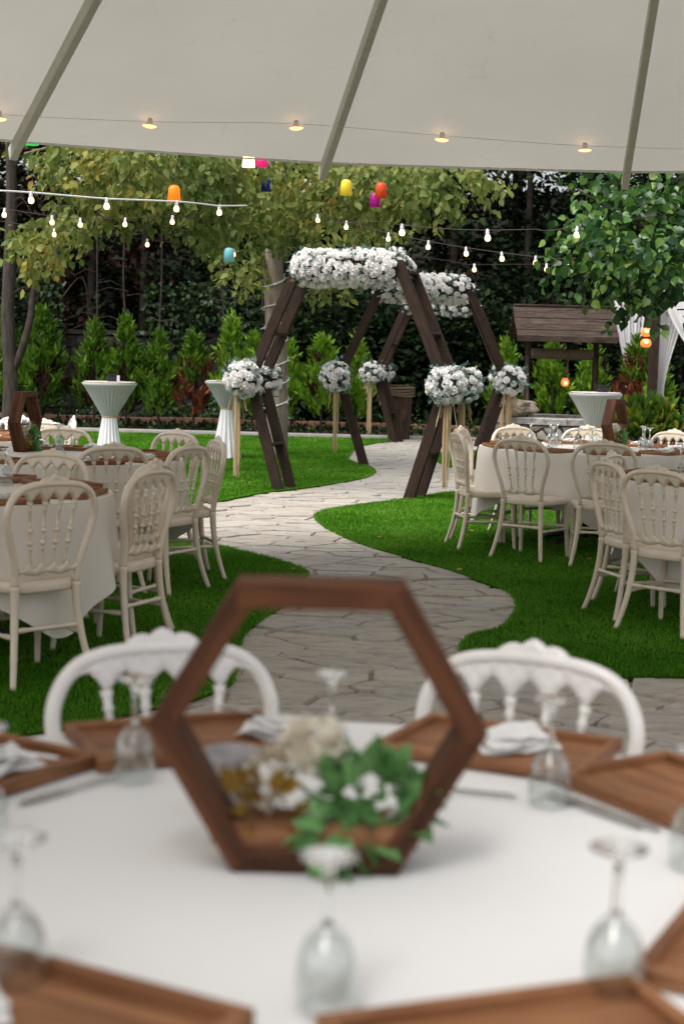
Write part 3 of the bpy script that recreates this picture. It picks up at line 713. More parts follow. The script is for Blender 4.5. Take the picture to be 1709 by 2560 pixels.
# foreground setting
g='trays on the foreground table'
def tpos(phi,d,c=(-.01,2.04)): return c[0]+d*math.cos(R(phi)),c[1]+d*math.sin(R(phi))
for phi,d,l in [(64,.685,'wooden tray in front of the right white chair on the foreground table'),(113,.665,'wooden tray seen through the hexagon frame at the far side of the foreground table'),(148,.70,'wooden tray at the left edge of the foreground table with a napkin and fork'),
    (31,.67,'wooden tray at the right edge of the foreground table beside a knife'),(-70,.635,'wooden tray nearest to the camera, right of the front glass'),(-118,.628,'wooden tray nearest to the camera, left of the front glass'),(-27,.62,'wooden tray at the lower right corner of the foreground table')]:
    x,y=tpos(phi,d); tray(x,y,phi,ZN,l,g)
g='glasses on the foreground table'
for x,y,l in [(-.328,2.422,'upside-down wine glass in front of the left white chair on the foreground table'),(-.009,2.50,'upside-down wine glass seen through the hexagon frame'),(.338,2.345,'upside-down wine glass before the tray with the crumpled napkin on the right'),
    (-.004,1.567,'upside-down wine glass closest to the camera in front of the hexagon frame'),(.312,1.618,'large blurred upside-down wine glass at the lower right of the foreground table'),(-.342,1.60,'blurred upside-down wine glass at the lower left picture edge'),(.50,2.06,'upside-down wine glass at the right picture edge beside the right tray'),(-.49,2.08,'upside-down wine glass at the left picture edge between the left trays')]:
    goblet(x,y,ZN,l,g,.93)
g='napkins on the foreground table'; zt=ZN+.010
napkin(.31,2.66,zt,.4,'crumpled white napkin on the far right tray of the foreground table',g,1.15)
napkin(-.10,2.70,zt,-.3,'white napkin with a fork on the far tray behind the hexagon frame',g,1.1)
napkin(-.56,2.42,zt,.9,'white napkin on the left edge tray of the foreground table',g,1.1)
napkin(-.40,1.50,zt,.4,'white napkin on the near left tray at the bottom picture edge',g)
napkin(-.11,2.14,ZN,.2,'small white napkin lying behind the left leg of the hexagon frame',g,.55)
napkin(.44,1.50,zt,.4,'white napkin on the lower right corner tray',g,.8)
g='cutlery on the foreground table'
cutlery('fork',-.54,2.43,zt+.03,1.2,'steel fork on the napkin of the left edge tray',g)
cutlery('fork',-.13,2.71,zt+.03,1.0,'steel fork on the napkin behind the hexagon frame',g)
cutlery('knife',-.425,2.345,ZN+.002,R(143),'steel knife lying on the white cloth beside the left tray',g)
cutlery('knife',.425,2.30,ZN+.002,.62,'steel knife along the right tray of the foreground table',g)
cutlery('fork',.40,2.31,ZN+.002,.62,'steel fork along the right tray of the foreground table',g)
cutlery('knife',.52,2.60,ZN+.002,-.9,'steel knife on the cloth between the two right trays',g)
cutlery('fork',.19,2.40,ZN+.002,1.3,'steel fork on the cloth in front of the far right tray',g)
# bucket
bk=thing('zinc_bucket','small grey zinc bucket behind the hexagon frame on the left','bucket',(-.158,2.27,ZN))
MB().lathe([(.001,0),(.034,0),(.036,.003),(.045,.088),(.047,.09),(.047,.094),(.044,.093),(.034,.006),(.001,.005)],24).build('body','tin',bk,True)
MB().lathe([(.0405,.04),(.0415,.043),(.0420,.046)],24).build('band','tin',bk,True)

# hexagon centrepiece
def hex_stand(x,y,z,rz,label,Wd=.452,dep=.08,full=True):
    t=thing('hexagon_centrepiece',label,'centrepiece',(x,y,z),rz,'wooden hexagon centrepieces')
    a=Wd/2; hh=a*math.cos(PI/6)*1.01; th=.035
    V=[(a-th/2,0,hh),(a*.5-th*.3,0,2*hh-th/2),(-a*.5+th*.3,0,2*hh-th/2),(-a+th/2,0,hh),(-a*.5+th*.3,0,th/2),(a*.5-th*.3,0,th/2)]
    for i in range(6):
        p,q=Vector(V[i]),Vector(V[(i+1)%6]); d=(q-p).normalized()
        ext=th*.27-.0008*(i%2)
        beam('beam',p-d*ext,q+d*ext,dep-.0015*(i%3),th,'hexwood',t,up=(0,1,0),bev=.002)
    # planter front and back boards
    for k,sy in enumerate((-1,1)):
        mb=MB(); w0,w1=a*.5-.012,a*.5+.018; z0,z1=.003,.068; yy=sy*(dep/2-.010); h_=.006
        q=[(-w0,z0),(w0,z0),(w1-.002,z1),(-w1+.002,z1)]; vs=[(x_,yy-h_,z_) for x_,z_ in q]+[(x_,yy+h_,z_) for x_,z_ in q]
        mb.add(vs,[(0,1,2,3),(7,6,5,4),(0,4,5,1),(1,5,6,2),(2,6,7,3),(3,7,4,0)]); mb.build('planter_board','tray',t)
    return t
def posy(x,y,z,label,seed,rz=0,big=True):
    t=thing('flower_arrangement',label,'flowers',(x,y,z),rz,'flowers in the hexagon centrepieces'); r_=np.random.default_rng(seed)
    def cl(name,c,rad,n,s,mat,tpl=LEAF,up=.3):
        P=r_.normal(size=(n,3)); P=unit(P)*(r_.uniform(.45,1,(n,1))**.6)*np.array(rad)
        D=unit(P/np.array(rad))+r_.normal(0,.35,(n,3))+[0,0,up]
        stuff(link(name,leaves(name,P+np.array(c),D,r_.normal(size=(n,3)),r_.uniform(.7,1.2,n)*s,mat,tpl),t))
    cl('cream_blossom',(-.07,.0,.095),(.028,.028,.045),200,.014,'cream')
    cl('peach_blossom',(-.01,.0,.145),(.036,.032,.030),190,.019,'peach',BROAD)
    cl('ochre_leaf',(-.085,-.02,.06),(.055,.03,.035),26,.04,'ochre_leaf')
    cl('green_leaf',(.075,-.01,.075),(.07,.04,.055),120,.045,'green_leaf',LEAF)
    cl('hanging_leaf',(.03,-.055,.03),(.045,.02,.035),44,.045,'green_leaf',LEAF,-.4)
    cl('small_blossom',(.03,-.025,.075),(.12,.035,.045),26,.016,'rose',BROAD,.9)
    return t
hex_stand(-.025,2.032,ZN,0,'dark wooden hexagon frame with a planter base on the foreground table')
posy(-.02,2.05,ZN+.02,'cream and green flower arrangement in the foreground hexagon frame',3)
hex_stand(-2.12,10.12,ZT,R(82),'dark wooden hexagon frame seen edge-on on the middle left table')
posy(-2.12,10.12,ZT+.02,'small dark green arrangement at the foot of the edge-on hexagon frame',5,R(82))
hex_stand(2.15,12.1,ZT,R(62),'brown wooden hexagon frame seen obliquely on the rear right table')
posy(2.15,12.1,ZT+.02,'dried flower arrangement beside the oblique hexagon frame on the right',6,R(62))

# other tables' settings
def set_table(cx,cy,r,name,items):
    for phi,what in items:
        a=R(phi)
        if 't' in what: tray(cx+(r-.155)*math.cos(a),cy+(r-.155)*math.sin(a),phi,ZT,'wooden tray set at the %s of the %s'%(side(phi),name),'trays on the side tables')
        if 'n' in what: napkin(cx+(r-.17)*math.cos(a),cy+(r-.17)*math.sin(a),ZT+.010,a,'white napkin on tray at the %s of the %s'%(side(phi),name),'napkins on the side tables',1.1)
        if 'g' in what: goblet(cx+(r-.37)*math.cos(a+.33),cy+(r-.37)*math.sin(a+.33),ZT,'upside-down wine glass at the %s of the %s'%(side(phi),name),'glasses on the side tables')
        if 'G' in what: goblet(cx+(r-.42)*math.cos(a-.2),cy+(r-.42)*math.sin(a-.2),ZT,'inner upside-down wine glass at the %s of the %s'%(side(phi),name),'glasses on the side tables')
def side(phi):
    phi%=360
    return ['right end','right rear side','far right side','far side','far left side','left rear side','left end','left front side','near left side','near side','near right side','right front side'][int((phi+15)//30)%12]
set_table(-1.92,7.2,.80,'nearest left table',[(-52,'tn'),(-8,'tn'),(37,'tg'),(80,'tngG'),(128,'tgn'),(-100,'tg')])
set_table(-1.87,9.72,.82,'middle left table',[(-60,'tn'),(-18,'tn'),(30,'t'),(76,'tng'),(105,'tngG'),(150,'tg'),(-105,'tn')])
set_table(-3.12,11.6,.83,'rear left table',[(0,'tn'),(45,'tg'),(-45,'tn'),(90,'t')])
set_table(1.95,12.1,.85,'rear right table',[(190,'tn'),(232,'tngG'),(275,'tnG'),(318,'tng'),(0,'tngG'),(45,'tng'),(95,'tng'),(140,'tngG')])
set_table(2.47,9.1,.81,'front right table',[(190,'tn'),(232,'tn'),(150,'tng'),(280,'t'),(100,'tg')])

# ------------------------------------------------------------------ cocktail tables
def cocktail(x,y,label,h=1.09):
    t=thing('cocktail_table',label,'table',(x,y,.03),rnd.uniform(0,6),'tall cloth-covered cocktail tables')
    zn=.70*h/1.09
    MB().lathe([(.01,h-.02),(.298,h-.02),(.302,h-.01),(.298,h-.004),(.01,h-.004)],40).build('tabletop','tray',t,True)
    MB().lathe([(.03,0),(.03,h-.021)],10).build('pole','tableleg',t,True); MB().lathe([(.001,0),(.18,0),(.18,.012),(.03,.02)],24).build('base_plate','tableleg',t,True)
    def top(u,v):
        a=2*PI*u; k=v
        if v<.12: q=v/.12; return (.305*q*math.cos(a),.305*q*math.sin(a),h+.001)
        if v<.2: q=(v-.12)/.08; return ((.305+.004*math.sin(q*PI))*math.cos(a),(.305+.004*math.sin(q*PI))*math.sin(a),h+.001-.035*q)
        q=(v-.2)/.8; r_=.305+( .08-.305)*(q**.86); pl=.010*math.sin(a*36+2*math.sin(a*3))*math.sin(min(1,q*1.6)*PI*.5)*(1-.4*q)
        r_+=pl*(1 if q>0 else 0); return (r_*math.cos(a),r_*math.sin(a),h-.034-(h-.034-zn)*q)
    mb=MB(); mb.grid(top,216,18); mb.build('cloth_top','sheer',t,True)
    def skirt(u,v):
        a=2*PI*u; r_=.079+(.195-.079)*(v**1.15); r_+=(.004+.013*v)*math.sin(a*15+1.5*math.sin(a*2)); return (r_*math.cos(a),r_*math.sin(a),zn-(zn-.004)*v)
    mb=MB(); mb.grid(skirt,150,12); mb.build('cloth_skirt','white_cloth',t,True)
    MB().lathe([(.084,zn-.012),(.088,zn-.006),(.088,zn+.006),(.084,zn+.012)],24).build('tie_band','raffia',t,True)
    return h
H1=cocktail(-2.63,17.05,'white draped cocktail table in front of the shrubs at the left')
H2=cocktail(-1.62,20.97,'white draped cocktail table half behind the left flower ball',1.06)
H3=cocktail(2.87,17.5,'white draped cocktail table in front of the well',1.10)
def nbox(x,y,z,label,white=True):
    t=thing('napkin_box',label,'napkin box',(x,y,z),.3,'napkin boxes on the cocktail tables')
    b=MB(); b.box((0,0,.035),(.10,.08,.07)); b.build('box','black',t)
    b=MB(); b.box((0,0,.076),(.11,.09,.010)); b.build('lid','black',t)
    if white: b=MB(); b.box((.066,-.03,.035),(.03,.04,.066)); b.build('paper','napkin',t)
nbox(-2.60,17.0,H1+.033,'black napkin box with white paper on the left cocktail table')
nbox(2.95,17.5,H3+.033,'black napkin box on the cocktail table before the well',False)

# ------------------------------------------------------------------ flower arches
def rose_mesh():
    mb=MB()
    for n,r0,r1,z0,z1,w_ in [(4,.008,.014,.018,.050,.026),(5,.014,.028,.010,.046,.036),(6,.018,.043,.002,.032,.044)]:
        for k in range(n):
            a=2*PI*k/n+r1*60; c,s=math.cos(a),math.sin(a)
            def f(u,v):
                q=(u-.5)*2; o=r0+(r1-r0)*v**.8-.012*q*q*v+.006*v*v; z=z0+(z1-z0)*v-.004*v**3-.006*q*q*v; t=q*w_*.62*(1-.25*v*v)
                return (c*o-s*t,s*o+c*t,z)
            mb.grid(f,3,2)
    mb.lathe([(.030,.0),(.024,.016),(.013,.034),(.010,.047),(.002,.050)],8); return mb.mesh('rose','rose',True)
ROSE=rose_mesh()
def qrot(n,spin): 
    return (Vector(n).to_track_quat('Z','Y')@Matrix.Rotation(spin,3,'Z').to_quaternion()).to_euler()
def poisson(fn,n,dmin,tries=3000):
    out=[]; 
    for _ in range(tries):
        p,nn=fn()
        if all((p-q).length>dmin for q,_n in out): out.append((p,nn))
        if len(out)>=n: break
    return out
def flower_leaves(t,pts,n,s,name='leaves'):
    P=[];D=[]
    for _ in range(n):
        p,nn=rnd.choice(pts); j=Vector((rnd.gauss(0,1),rnd.gauss(0,1),rnd.gauss(0,1)))*.035
        P.append(p+j-nn*.005); d=nn+Vector((rnd.gauss(0,1),rnd.gauss(0,1),rnd.gauss(0,1)))*.6; D.append(d)
    link(name,leaves(name,np.array(P),np.array(D),rng.normal(size=(n,3)),rng.uniform(.6,1.2,n)*s,'eucalyptus',LEAF),t)
def flower_ball(loc,r,label,tassel,n=30,rz=0,tl=.75):
    t=thing('flower_ball',label,'flower ball',loc,rz,'white rose balls on the arches')
    MB().lathe([(.001,-r*.8),(r*.5,-r*.65),(r*.8,0),(r*.5,r*.65),(.001,r*.8)],14).build('core','moss',t,True)
    def fn():
        v=Vector((rnd.gauss(0,1),rnd.gauss(0,1),rnd.gauss(0,1))).normalized(); return v*r*rnd.uniform(.86,1.0),v
    pts=poisson(fn,int(n*1.35),.062*r/.19)
    for p,nn in pts: link('rose',ROSE,t,p*.93,qrot(nn,rnd.uniform(0,6)),rnd.uniform(.85,1.35))
    flower_leaves(t,[fn() for _ in range(60)],130,.065)
    if tassel:
        k=46; P=[];F=[]
        for i in range(k):
            a=rnd.uniform(0,6.28); q=rnd.uniform(0,.04); x,y=q*math.cos(a)+tassel[0],q*math.sin(a)+tassel[1]; L=tl*rnd.uniform(.86,1.05); sp=rnd.uniform(.5,1.15)
            w_=.0035; o=len(P)
            for s_,zz in enumerate((-r*.55,-r*.9-L*.5,-r*.9-L)):
                wx=x*(1 if s_==0 else sp)+rnd.uniform(-.006,.006); P+=[(wx-w_,y,zz),(wx+w_,y+.003,zz)]
            F+=[(o,o+1,o+3,o+2),(o+2,o+3,o+5,o+4)]
        for i in range(9):   # loose short ends
            a=rnd.uniform(0,6.28); o=len(P); x,y=.05*math.cos(a)+tassel[0],.05*math.sin(a); w_=.004
            ex=.11*math.cos(a)+tassel[0]; ez=-r*.9-rnd.uniform(.1,.28)
            P+=[(x-w_,y,-r*.6),(x+w_,y,-r*.6),(ex+w_,.10*math.sin(a),ez),(ex-w_,.10*math.sin(a),ez)]; F+=[(o,o+1,o+2,o+3)]
        link('tassel',npmesh('tassel',np.array(P,float),np.array(F),'raffia'),t)
    return t
def arch(cx,cy,ang,name,glabel,balls,nros,full=True):
    """ang: axis turned to the right of straight ahead, degrees"""
    rz=-R(ang); t=thing('hexagon_arch',name,'arch',(cx,cy,0),rz,'dark wooden hexagon arches'); dep=.30
    Zt,Zm=2.40,1.20; Vx=[(-.74,0),(-1.11,Zm),(-.57,Zt),(.57,Zt),(1.11,Zm),(.74,0)]
    for yy in (0,dep):
        for (x0,z0),(x1,z1) in zip(Vx,Vx[1:]):
            p,q=Vector((x0,yy,z0)),Vector((x1,yy,z1)); d=(q-p).normalized(); e0=-.0 if z0<.01 else .035; e1=0 if z1<.01 else .035
            mid=z0==Zt and z1==Zt
            beam('beam',p-d*e0,q+d*e1,.048+(.003 if mid else 0),.115,'archwood',t,up=(0,1,0))
    for sx in (-1,1):
        for (x0,z0),(x1,z1),fr in [((.74,0),(1.11,Zm),(.42,)),((1.11,Zm),(.57,Zt),(.42,.93))]:
            for f in fr:
                x,z=x0+(x1-x0)*f,z0+(z1-z0)*f; sl_=math.atan2((x1-x0)*sx,z1-z0)
                upv=Vector((math.cos(sl_)*1,0,-math.sin(sl_)))
                beam('rung',(sx*x,.026,z),(sx*x,dep-.026,z),.11,.03,'archwood',t,up=tuple(upv))
    W=Matrix.Rotation(rz,3,'Z'); wp=lambda p:W@Vector(p)+Vector((cx,cy,0))
    # garland over the top beams
    gt=thing('flower_garland',glabel,'garland',wp((0,dep/2,Zt)),rz,'white rose garlands on the arches')
    mb=MB(); mb.tube([(-.6,0,-.03),(-.52,0,-.02),(0,0,-.02),(.47,0,-.02),(.54,0,-.02)],[.08,.12,.125,.12,.08],12,ell=(.9,1.4)); mb.build('core','moss',gt,True)
    def fn():
        while True:
            x=rnd.uniform(-.68,.63); a=rnd.uniform(0,2*PI)
            if math.sin(a)<-.55 and rnd.random()<.4: continue
            if math.cos(a)<-.2 and rnd.random()<.7: continue
            tp=1-.5*max(0,(abs(x+.03)-.51)/.12)**2; tp=max(tp,.3)
            n_=Vector((.5*max(0,(abs(x+.03)-.46)*4)*(1 if x>0 else -1),-math.cos(a)*.8,math.sin(a))).normalized()
            return Vector((x,-math.cos(a)*.23*tp,math.sin(a)*.165*tp-.02)),n_
    pts=poisson(fn,int(nros*1.6),.055,9000)
    for p,nn in pts: link('rose',ROSE,gt,p*.98,qrot(nn,rnd.uniform(0,6)),rnd.uniform(.85,1.3))
    flower_leaves(gt,[fn() for _ in range(200)],330,.06)
    for bl,(sx,yy),tas,n,tl in balls:
        flower_ball(wp((sx*1.15,yy,Zm-.0)),.185,bl,tas,n,rz,tl)
arch(.0,15.87,24,'dark wooden hexagon arch nearest to the viewer','long white rose garland on top of the nearest arch',[
    ('white rose ball with raffia tassel at the left corner of the nearest arch',(-1,-.10),(-.06,0),40,.85),('white rose ball on the rear left corner of the nearest arch, before the trunk',(-1,dep2:=.40),None,28,.7),
    ('white rose ball with raffia tassel at the right corner of the nearest arch',(1,-.10),(.02,0),40,.85),('white rose ball on the rear right corner of the nearest arch',(1,.40),(.0,0),28,.7)],120)
arch(1.02,20.2,2,'dark wooden hexagon arch in the middle of the row','white rose garland on the middle arch, half behind a beam',[
    ('white rose ball with straight tassel at the left corner of the middle arch',(-1,-.10),(.02,0),36,.8),('white rose ball hidden behind the left corner of the middle arch',(-1,.40),None,12,.5),
    ('white rose ball with two tassels at the right corner of the middle arch',(1,-.10),(-.02,0),36,.8),('white rose ball behind the right corner of the middle arch',(1,.40),(.04,0),14,.8)],95)
arch(1.55,25.8,22,'dark wooden hexagon arch farthest away beside the log planter','white rose garland on the farthest arch, mostly hidden',[
    ('small far white rose ball at the left corner of the farthest arch',(-1,-.10),(-.02,0),26,.85),('small far white rose ball before the log planter',(-1,.40),(.0,0),20,.4),
    ('far white rose ball behind the right corner of the middle arch, on the farthest arch',(1,-.10),(.03,0),16,.8)],60)

# ------------------------------------------------------------------ log planter, well, rock
lg=thing('log_planter','upright rough bark log with rope wrapped round its top','log',(.97,27.1,0.0))
mb=MB()
def lf(u,v):
    a=2*PI*u; r_=(.19+.045*v**.7)*(1+.05*noise.noise(Vector((math.cos(a)*2,math.sin(a)*2,v*2)))+.03*noise.noise(Vector((math.cos(a)*7,math.sin(a)*7,v*5)))); return (r_*math.cos(a),r_*math.sin(a),.98*v)
mb.grid(lf,40,24); mb.add([(.23*math.cos(2*PI*i/40),.23*math.sin(2*PI*i/40),.979) for i in range(40)],[tuple(range(40))]); mb.build('trunk','logbark',lg,True)
for k in range(4):
    mb=MB(); mb.tube([( .255*math.cos(2*PI*i/32),.255*math.sin(2*PI*i/32),.80+.042*k+.01*math.sin(i*.4+k)) for i in range(33)],.021,7); mb.build('rope','rope',lg,True)

wx,wy=3.72,26.6
well=thing('wishing_well','roofed wooden wishing well on a round stone base','well',(wx,wy,0))
RB=1.06
MB().lathe([(RB-.03,0),(RB-.03,.40),(RB-.3,.40)],64).build('masonry_core','darkmortar',well,True)
sd2=[]; 
for iy in range(3):
    for ix in range(15): sd2.append((-PI*RB*.5+ix*.225*RB+(iy%2)*.11+rnd.uniform(-.06,.06),.05+iy*.15+rnd.uniform(-.04,.04)))
S2=np.array(sd2)
for s_,poly in zip(S2,voronoi(S2,.03,.4)):
    if len(poly)<3: continue
    poly=[(max(-PI*RB*.5,min(PI*RB*.5,a)),max(.0,min(.385,b))) for a,b in poly]; poly=rough_poly(poly,.006,rnd,.05)
    cx_=sum(p[0] for p in poly)/len(poly); cz_=sum(p[1] for p in poly)/len(poly); vs=[];n_=len(poly)
    for lvl,(k,dr) in enumerate(((1,-.04),(1,.012),(.72,.028))):
        for a,b in poly:
            a2=cx_+(a-cx_)*k; b2=cz_+(b-cz_)*k; th=-PI/2+a2/RB; vs.append(((RB+dr)*math.cos(th),(RB+dr)*math.sin(th),b2))
    fs=[(i,(i+1)%n_,n_+(i+1)%n_,n_+i) for i in range(n_)]+[(n_+i,n_+(i+1)%n_,2*n_+(i+1)%n_,2*n_+i) for i in range(n_)]+[tuple(range(2*n_,3*n_))]
    MB().add(vs,fs).build('stone','wellstone',well,True)
# cap ring in segments
for k in range(12):
    a0,a1=2*PI*k/12+.004,2*PI*(k+1)/12-.004; mb=MB(); q=[]
    for i in range(7):
        a=a0+(a1-a0)*i/6
        for r_,z in ((RB-.30,.405),(RB+.07,.405),(RB+.075+rnd.uniform(-.008,.008),.50),(RB+.05,.515),(RB-.30,.515)): q.append((r_*math.cos(a),r_*math.sin(a),z))
    mb.add(q,[(i*5+j,i*5+(j+1)%5,(i+1)*5+(j+1)%5,(i+1)*5+j) for i in range(6) for j in range(5)]+[(4,3,2,1,0),(30,31,32,33,34)]); mb.build('cap_stone','cap',well)
mb=MB(); mb.lathe([(.001,.44),(RB-.29,.44)],40); mb.build('soil','soil',well)
# frame: local x to the right; posts
pl,pr=-.56,.62
for sx,x in ((-1,pl),(1,pr)):
    beam('post',(x,0,.44),(x,0,2.0),.09,.09,'darkwood',well,up=(0,1,0))
    beam('brace',(x-.03,-.42,.44),(x-.02,-.06,1.55),.05,.05,'wellwood',well,up=(0,1,.2))
    beam('brace',(x+.05,.42,.44),(x+.02,.06,1.55),.05,.05,'wellwood',well,up=(0,1,.2))
    beam('rafter',(x,-.42,1.80),(x,.0,2.28),.06,.05,'darkwood',well,up=(1,0,0)); beam('rafter',(x,.42,1.80),(x,.0,2.28),.06,.05,'darkwood',well,up=(1,0,0))
    mb=MB(); y0=.50; mb.add([(x,-y0,1.83),(x,y0,1.83),(x,0,2.33),(x+.02,-y0,1.83),(x+.02,y0,1.83),(x+.02,0,2.33)],[(0,1,2),(5,4,3),(0,3,4,1),(1,4,5,2),(2,5,3,0)]); mb.build('gable_board','darkwood',well)
for sgn in (-1,1):
    for k in range(5):
        f0,f1=k/5,(k+1)/5-.012; y0,z0=sgn*.62*f0,2.40-.52*f0; y1,z1=sgn*.62*f1,2.40-.52*f1
        yc,zc=(y0+y1)/2,(z0+z1)/2; wdt=math.hypot(y1-y0,z1-z0); m_=Vector((0,y1-y0,z1-z0)).normalized()
        ov=rnd.uniform(-.015,.015)
        beam('roof_plank',(pl-.28+ov,yc,zc+.004*(k%2)),(pr+.27+ov,yc,zc+.004*(k%2)),wdt,.028,'wellwood',well,up=tuple(m_))
beam('fascia',(pl-.27,-.64,1.85),(pr+.26,-.64,1.85),.025,.10,'wellwood',well,up=(0,1,0))
beam('ridge_cap',(pl-.28,0,2.43),(pr+.27,0,2.43),.09,.03,'wellwood',well,up=(0,1,0))
mb=MB(); mb.tube([(pl+.05+i*(pr-pl-.1)/60,0,1.60) for i in range(61)],[.088+.007*(i%2) for i in range(61)],16); mb.build('rope_roller','rope',well,True)
mb=MB(); mb.tube([(pl-.05,0,1.60),(pr+.16,0,1.60)],.022,8); mb.build('axle','darkwood',well,True)
mb=MB(); mb.tube([(pr+.15,0,1.60),(pr+.17,-.02,1.33),(pr+.19,-.02,1.31),(pr+.34,-.02,1.31)],.02,8); mb.build('crank','darkwood',well,True)
mb=MB(); mb.tube([(.13,-.1,1.60),(.12,-.1,1.40),(.08,-.1,1.20)],.012,6); mb.tube([(.12,-.1,1.40),(.145,-.1,1.22)],.01,6); mb.tube([(.12,-.1,1.40),(.06,-.06,1.22)],.01,6); mb.build('rope','rope',well,True)
ln=thing('amber_lantern','small glowing amber lantern hanging from the well roller','lantern',(wx+.09,wy-.1,1.11))
MB().lathe([(.001,-.075),(.045,-.065),(.072,-.02),(.068,.03),(.045,.065),(.03,.08)],16).build('globe','lampglass',ln,True)
MB().lathe([(.001,-.03),(.022,-.025),(.028,0),(.018,.03),(.001,.04)],10).build('bulb','bulbwarm',ln,True,(0,-.055,-.01))
MB().lathe([(.032,.078),(.034,.10),(.01,.115)],10,capt=True).build('collar','darkwood',ln,True)
rk=MB()
def rf(u,v):
    th=2*PI*u; ph=PI*v; d=Vector((math.sin(ph)*math.cos(th),math.sin(ph)*math.sin(th),math.cos(ph)))
    s_=1+.35*noise.noise(d*1.6+Vector((3,1,2)))+.16*noise.noise(d*4)+.07*noise.noise(d*10); return (d.x*.31*s_,d.y*.22*s_,d.z*.17*s_)
rk.grid(rf,40,24); ro=rk.build('rock','rock',None,False,(wx-.80,wy-.62,.66)); tag(ro,'rough brown rock lying on the stone rim of the well','rock')

# ------------------------------------------------------------------ gazebo, round lanterns
gz=thing('gazebo','dark wooden gazebo corner with tied white curtains at the right edge','gazebo',(4.62,23,0))
beam('post',(0,0,0),(0,0,2.75),.13,.13,'darkwood',gz,up=(0,1,0)); beam('post',(2.6,0,0),(2.6,0,2.75),.13,.13,'darkwood',gz,up=(0,1,0)); beam('post',(.86,4.9,0),(.86,4.9,2.75),.13,.13,'darkwood',gz,up=(0,1,0))
beam('lintel',(-.3,0,2.68),(2.8,0,2.68),.14,.14,'darkwood',gz,up=(0,1,0)); beam('lintel',(.0,.1,2.681),(.86,5.0,2.681),.14,.138,'darkwood',gz,up=(1,0,0))
def curtain(parent,top,bot,zt_,zb_,mid,folds,yy,name='curtain',amp=.04):
    """top,bot: (x0,x1); mid gives the tie point narrowing"""
    def f(u,v):
        if v<mid[1]: k=v/mid[1]; k=k*k*(3-2*k); x0=top[0]+(mid[0][0]-top[0])*k; x1=top[1]+(mid[0][1]-top[1])*k
        else: k=(v-mid[1])/(1-mid[1]); x0=mid[0][0]+(bot[0]-mid[0][0])*k; x1=mid[0][1]+(bot[1]-mid[0][1])*k
        return (x0+(x1-x0)*u,yy+amp*math.sin(u*folds*2*PI)+.02*math.sin(u*23+v*3),zt_+(zb_-zt_)*v)
    mb=MB(); mb.grid(f,90,24); return mb.build(name,'curtain',parent,True)
curtain(gz,(.08,2.5),(1.2,2.0),2.6,.05,((1.0,1.9),.74),15,-.1)
curtain(gz,(.06,.5),(.06,.22),2.6,.05,((.08,.2),.62),6,.14)
curtain(gz,(.22,.80),(.45,.72),2.60,.05,((.50,.66),.6),8,4.9)
for z,l in ((1.92,'upper round amber lantern beside the gazebo post'),(1.765,'lower round amber lantern under its twin by the gazebo post')):
    t=thing('round_lantern',l,'lantern',(4.3,22.0,z),0,'round amber lanterns by the gazebo')
    MB().lathe([(.001,-.065),(.05,-.058),(.075,-.03),(.08,.0),(.072,.03),(.05,.055),(.03,.062)],18).build('globe','lampglass',t,True)
    MB().lathe([(.001,-.03),(.022,-.02),(.026,0),(.018,.02),(.001,.028)],10).build('bulb','bulbwarm',t,True,(-.005,-.066,.018))
    MB().tube([(0,0,.06),(0,0,.10)],.006,6).build('hook','darkwood',t)

# ------------------------------------------------------------------ vegetation
def limb(mb,pts,r0,r1,n=8):
    c=catmull(pts,4); k=len(c); mb.tube(c,[r0+(r1-r0)*i/(k-1) for i in range(k)],n)
def cluster_leaves(clusters,per,twig,size,droop=.5,spread=.11):
    P=[];D=[];Z=[];S=[]
    for c,rad,n in clusters:
        for _ in range(n):
            d=rdir(1)[0]*rng.uniform(.2,1)**.5; o=np.array(c)+d*np.array(rad)
            tdir=unit((d*np.array([1,1,.5])+np.array([rng.normal(0,.4),rng.normal(0,.4),-droop]))[None])[0]
            for k in range(per):
                t=k/per; p=o+tdir*twig*t+rng.normal(0,spread*.35,3); side_=rdir(1)[0]
                P.append(p); D.append(side_*.8+tdir*.5+np.array([0,0,-.55])); Z.append(rdir(1)[0]+np.array([0,-.4,.9])); S.append(size*rng.uniform(.6,1.15))
    return np.array(P),np.array(D),np.array(Z),np.array(S)
# centre tree
ct=thing('broadleaf_tree','spreading tree with yellowing leaves and a light-wrapped trunk in the middle','tree',(-.99,22.06,0))
mb=MB(); tp=[(0,0,-.02),(.02,0,.35),(0,0,1.2),(-.05,0,2.2),(-.1,0,3.0),(-.12,-.05,3.9)]
limb(mb,tp,.168,.135,14); mb.build('trunk','bark',ct,True)
mb=MB()
for pts,r in [([(-.1,-.02,3.3),(.1,-1.2,4.0),(-.5,-3.5,4.3),(-1.0,-6,4.1)],.07),([(-.12,0,3.6),(-.8,-.8,4.3),(-1.8,-2.6,4.2),(-2.6,-5,3.6)],.06),([(-.1,0,3.4),(.8,-1,4.0),(1.6,-3,4.2),(2.4,-5,3.9)],.06),([(-.12,-.05,3.9),(-.4,0,5),(-.5,.5,6.5)],.1),([(-.1,0,2.9),(.4,-.7,3.3),(.9,-2,3.25),(1.2,-4,3.1)],.045),([(-.1,-.05,3.1),(-.7,-2,3.4),(-1.2,-4.5,3.1)],.045)]: limb(mb,pts,r,.012,7)
mb.build('limbs','bark',ct,True)
DSH=1.7
def pxc(x,y,rx,ry,d):  # ellipsoid of foliage: centre (metres) and radii
    d+=DSH; f=3800/d; u=(x*1.0899-854.5); v=(y*1.0899-890)-(x*1.0899-854.5)*.0255
    return ((u/f,d,1.47-v/f),(rx*1.09/f,1.1,ry*1.09/f))
cl=[]
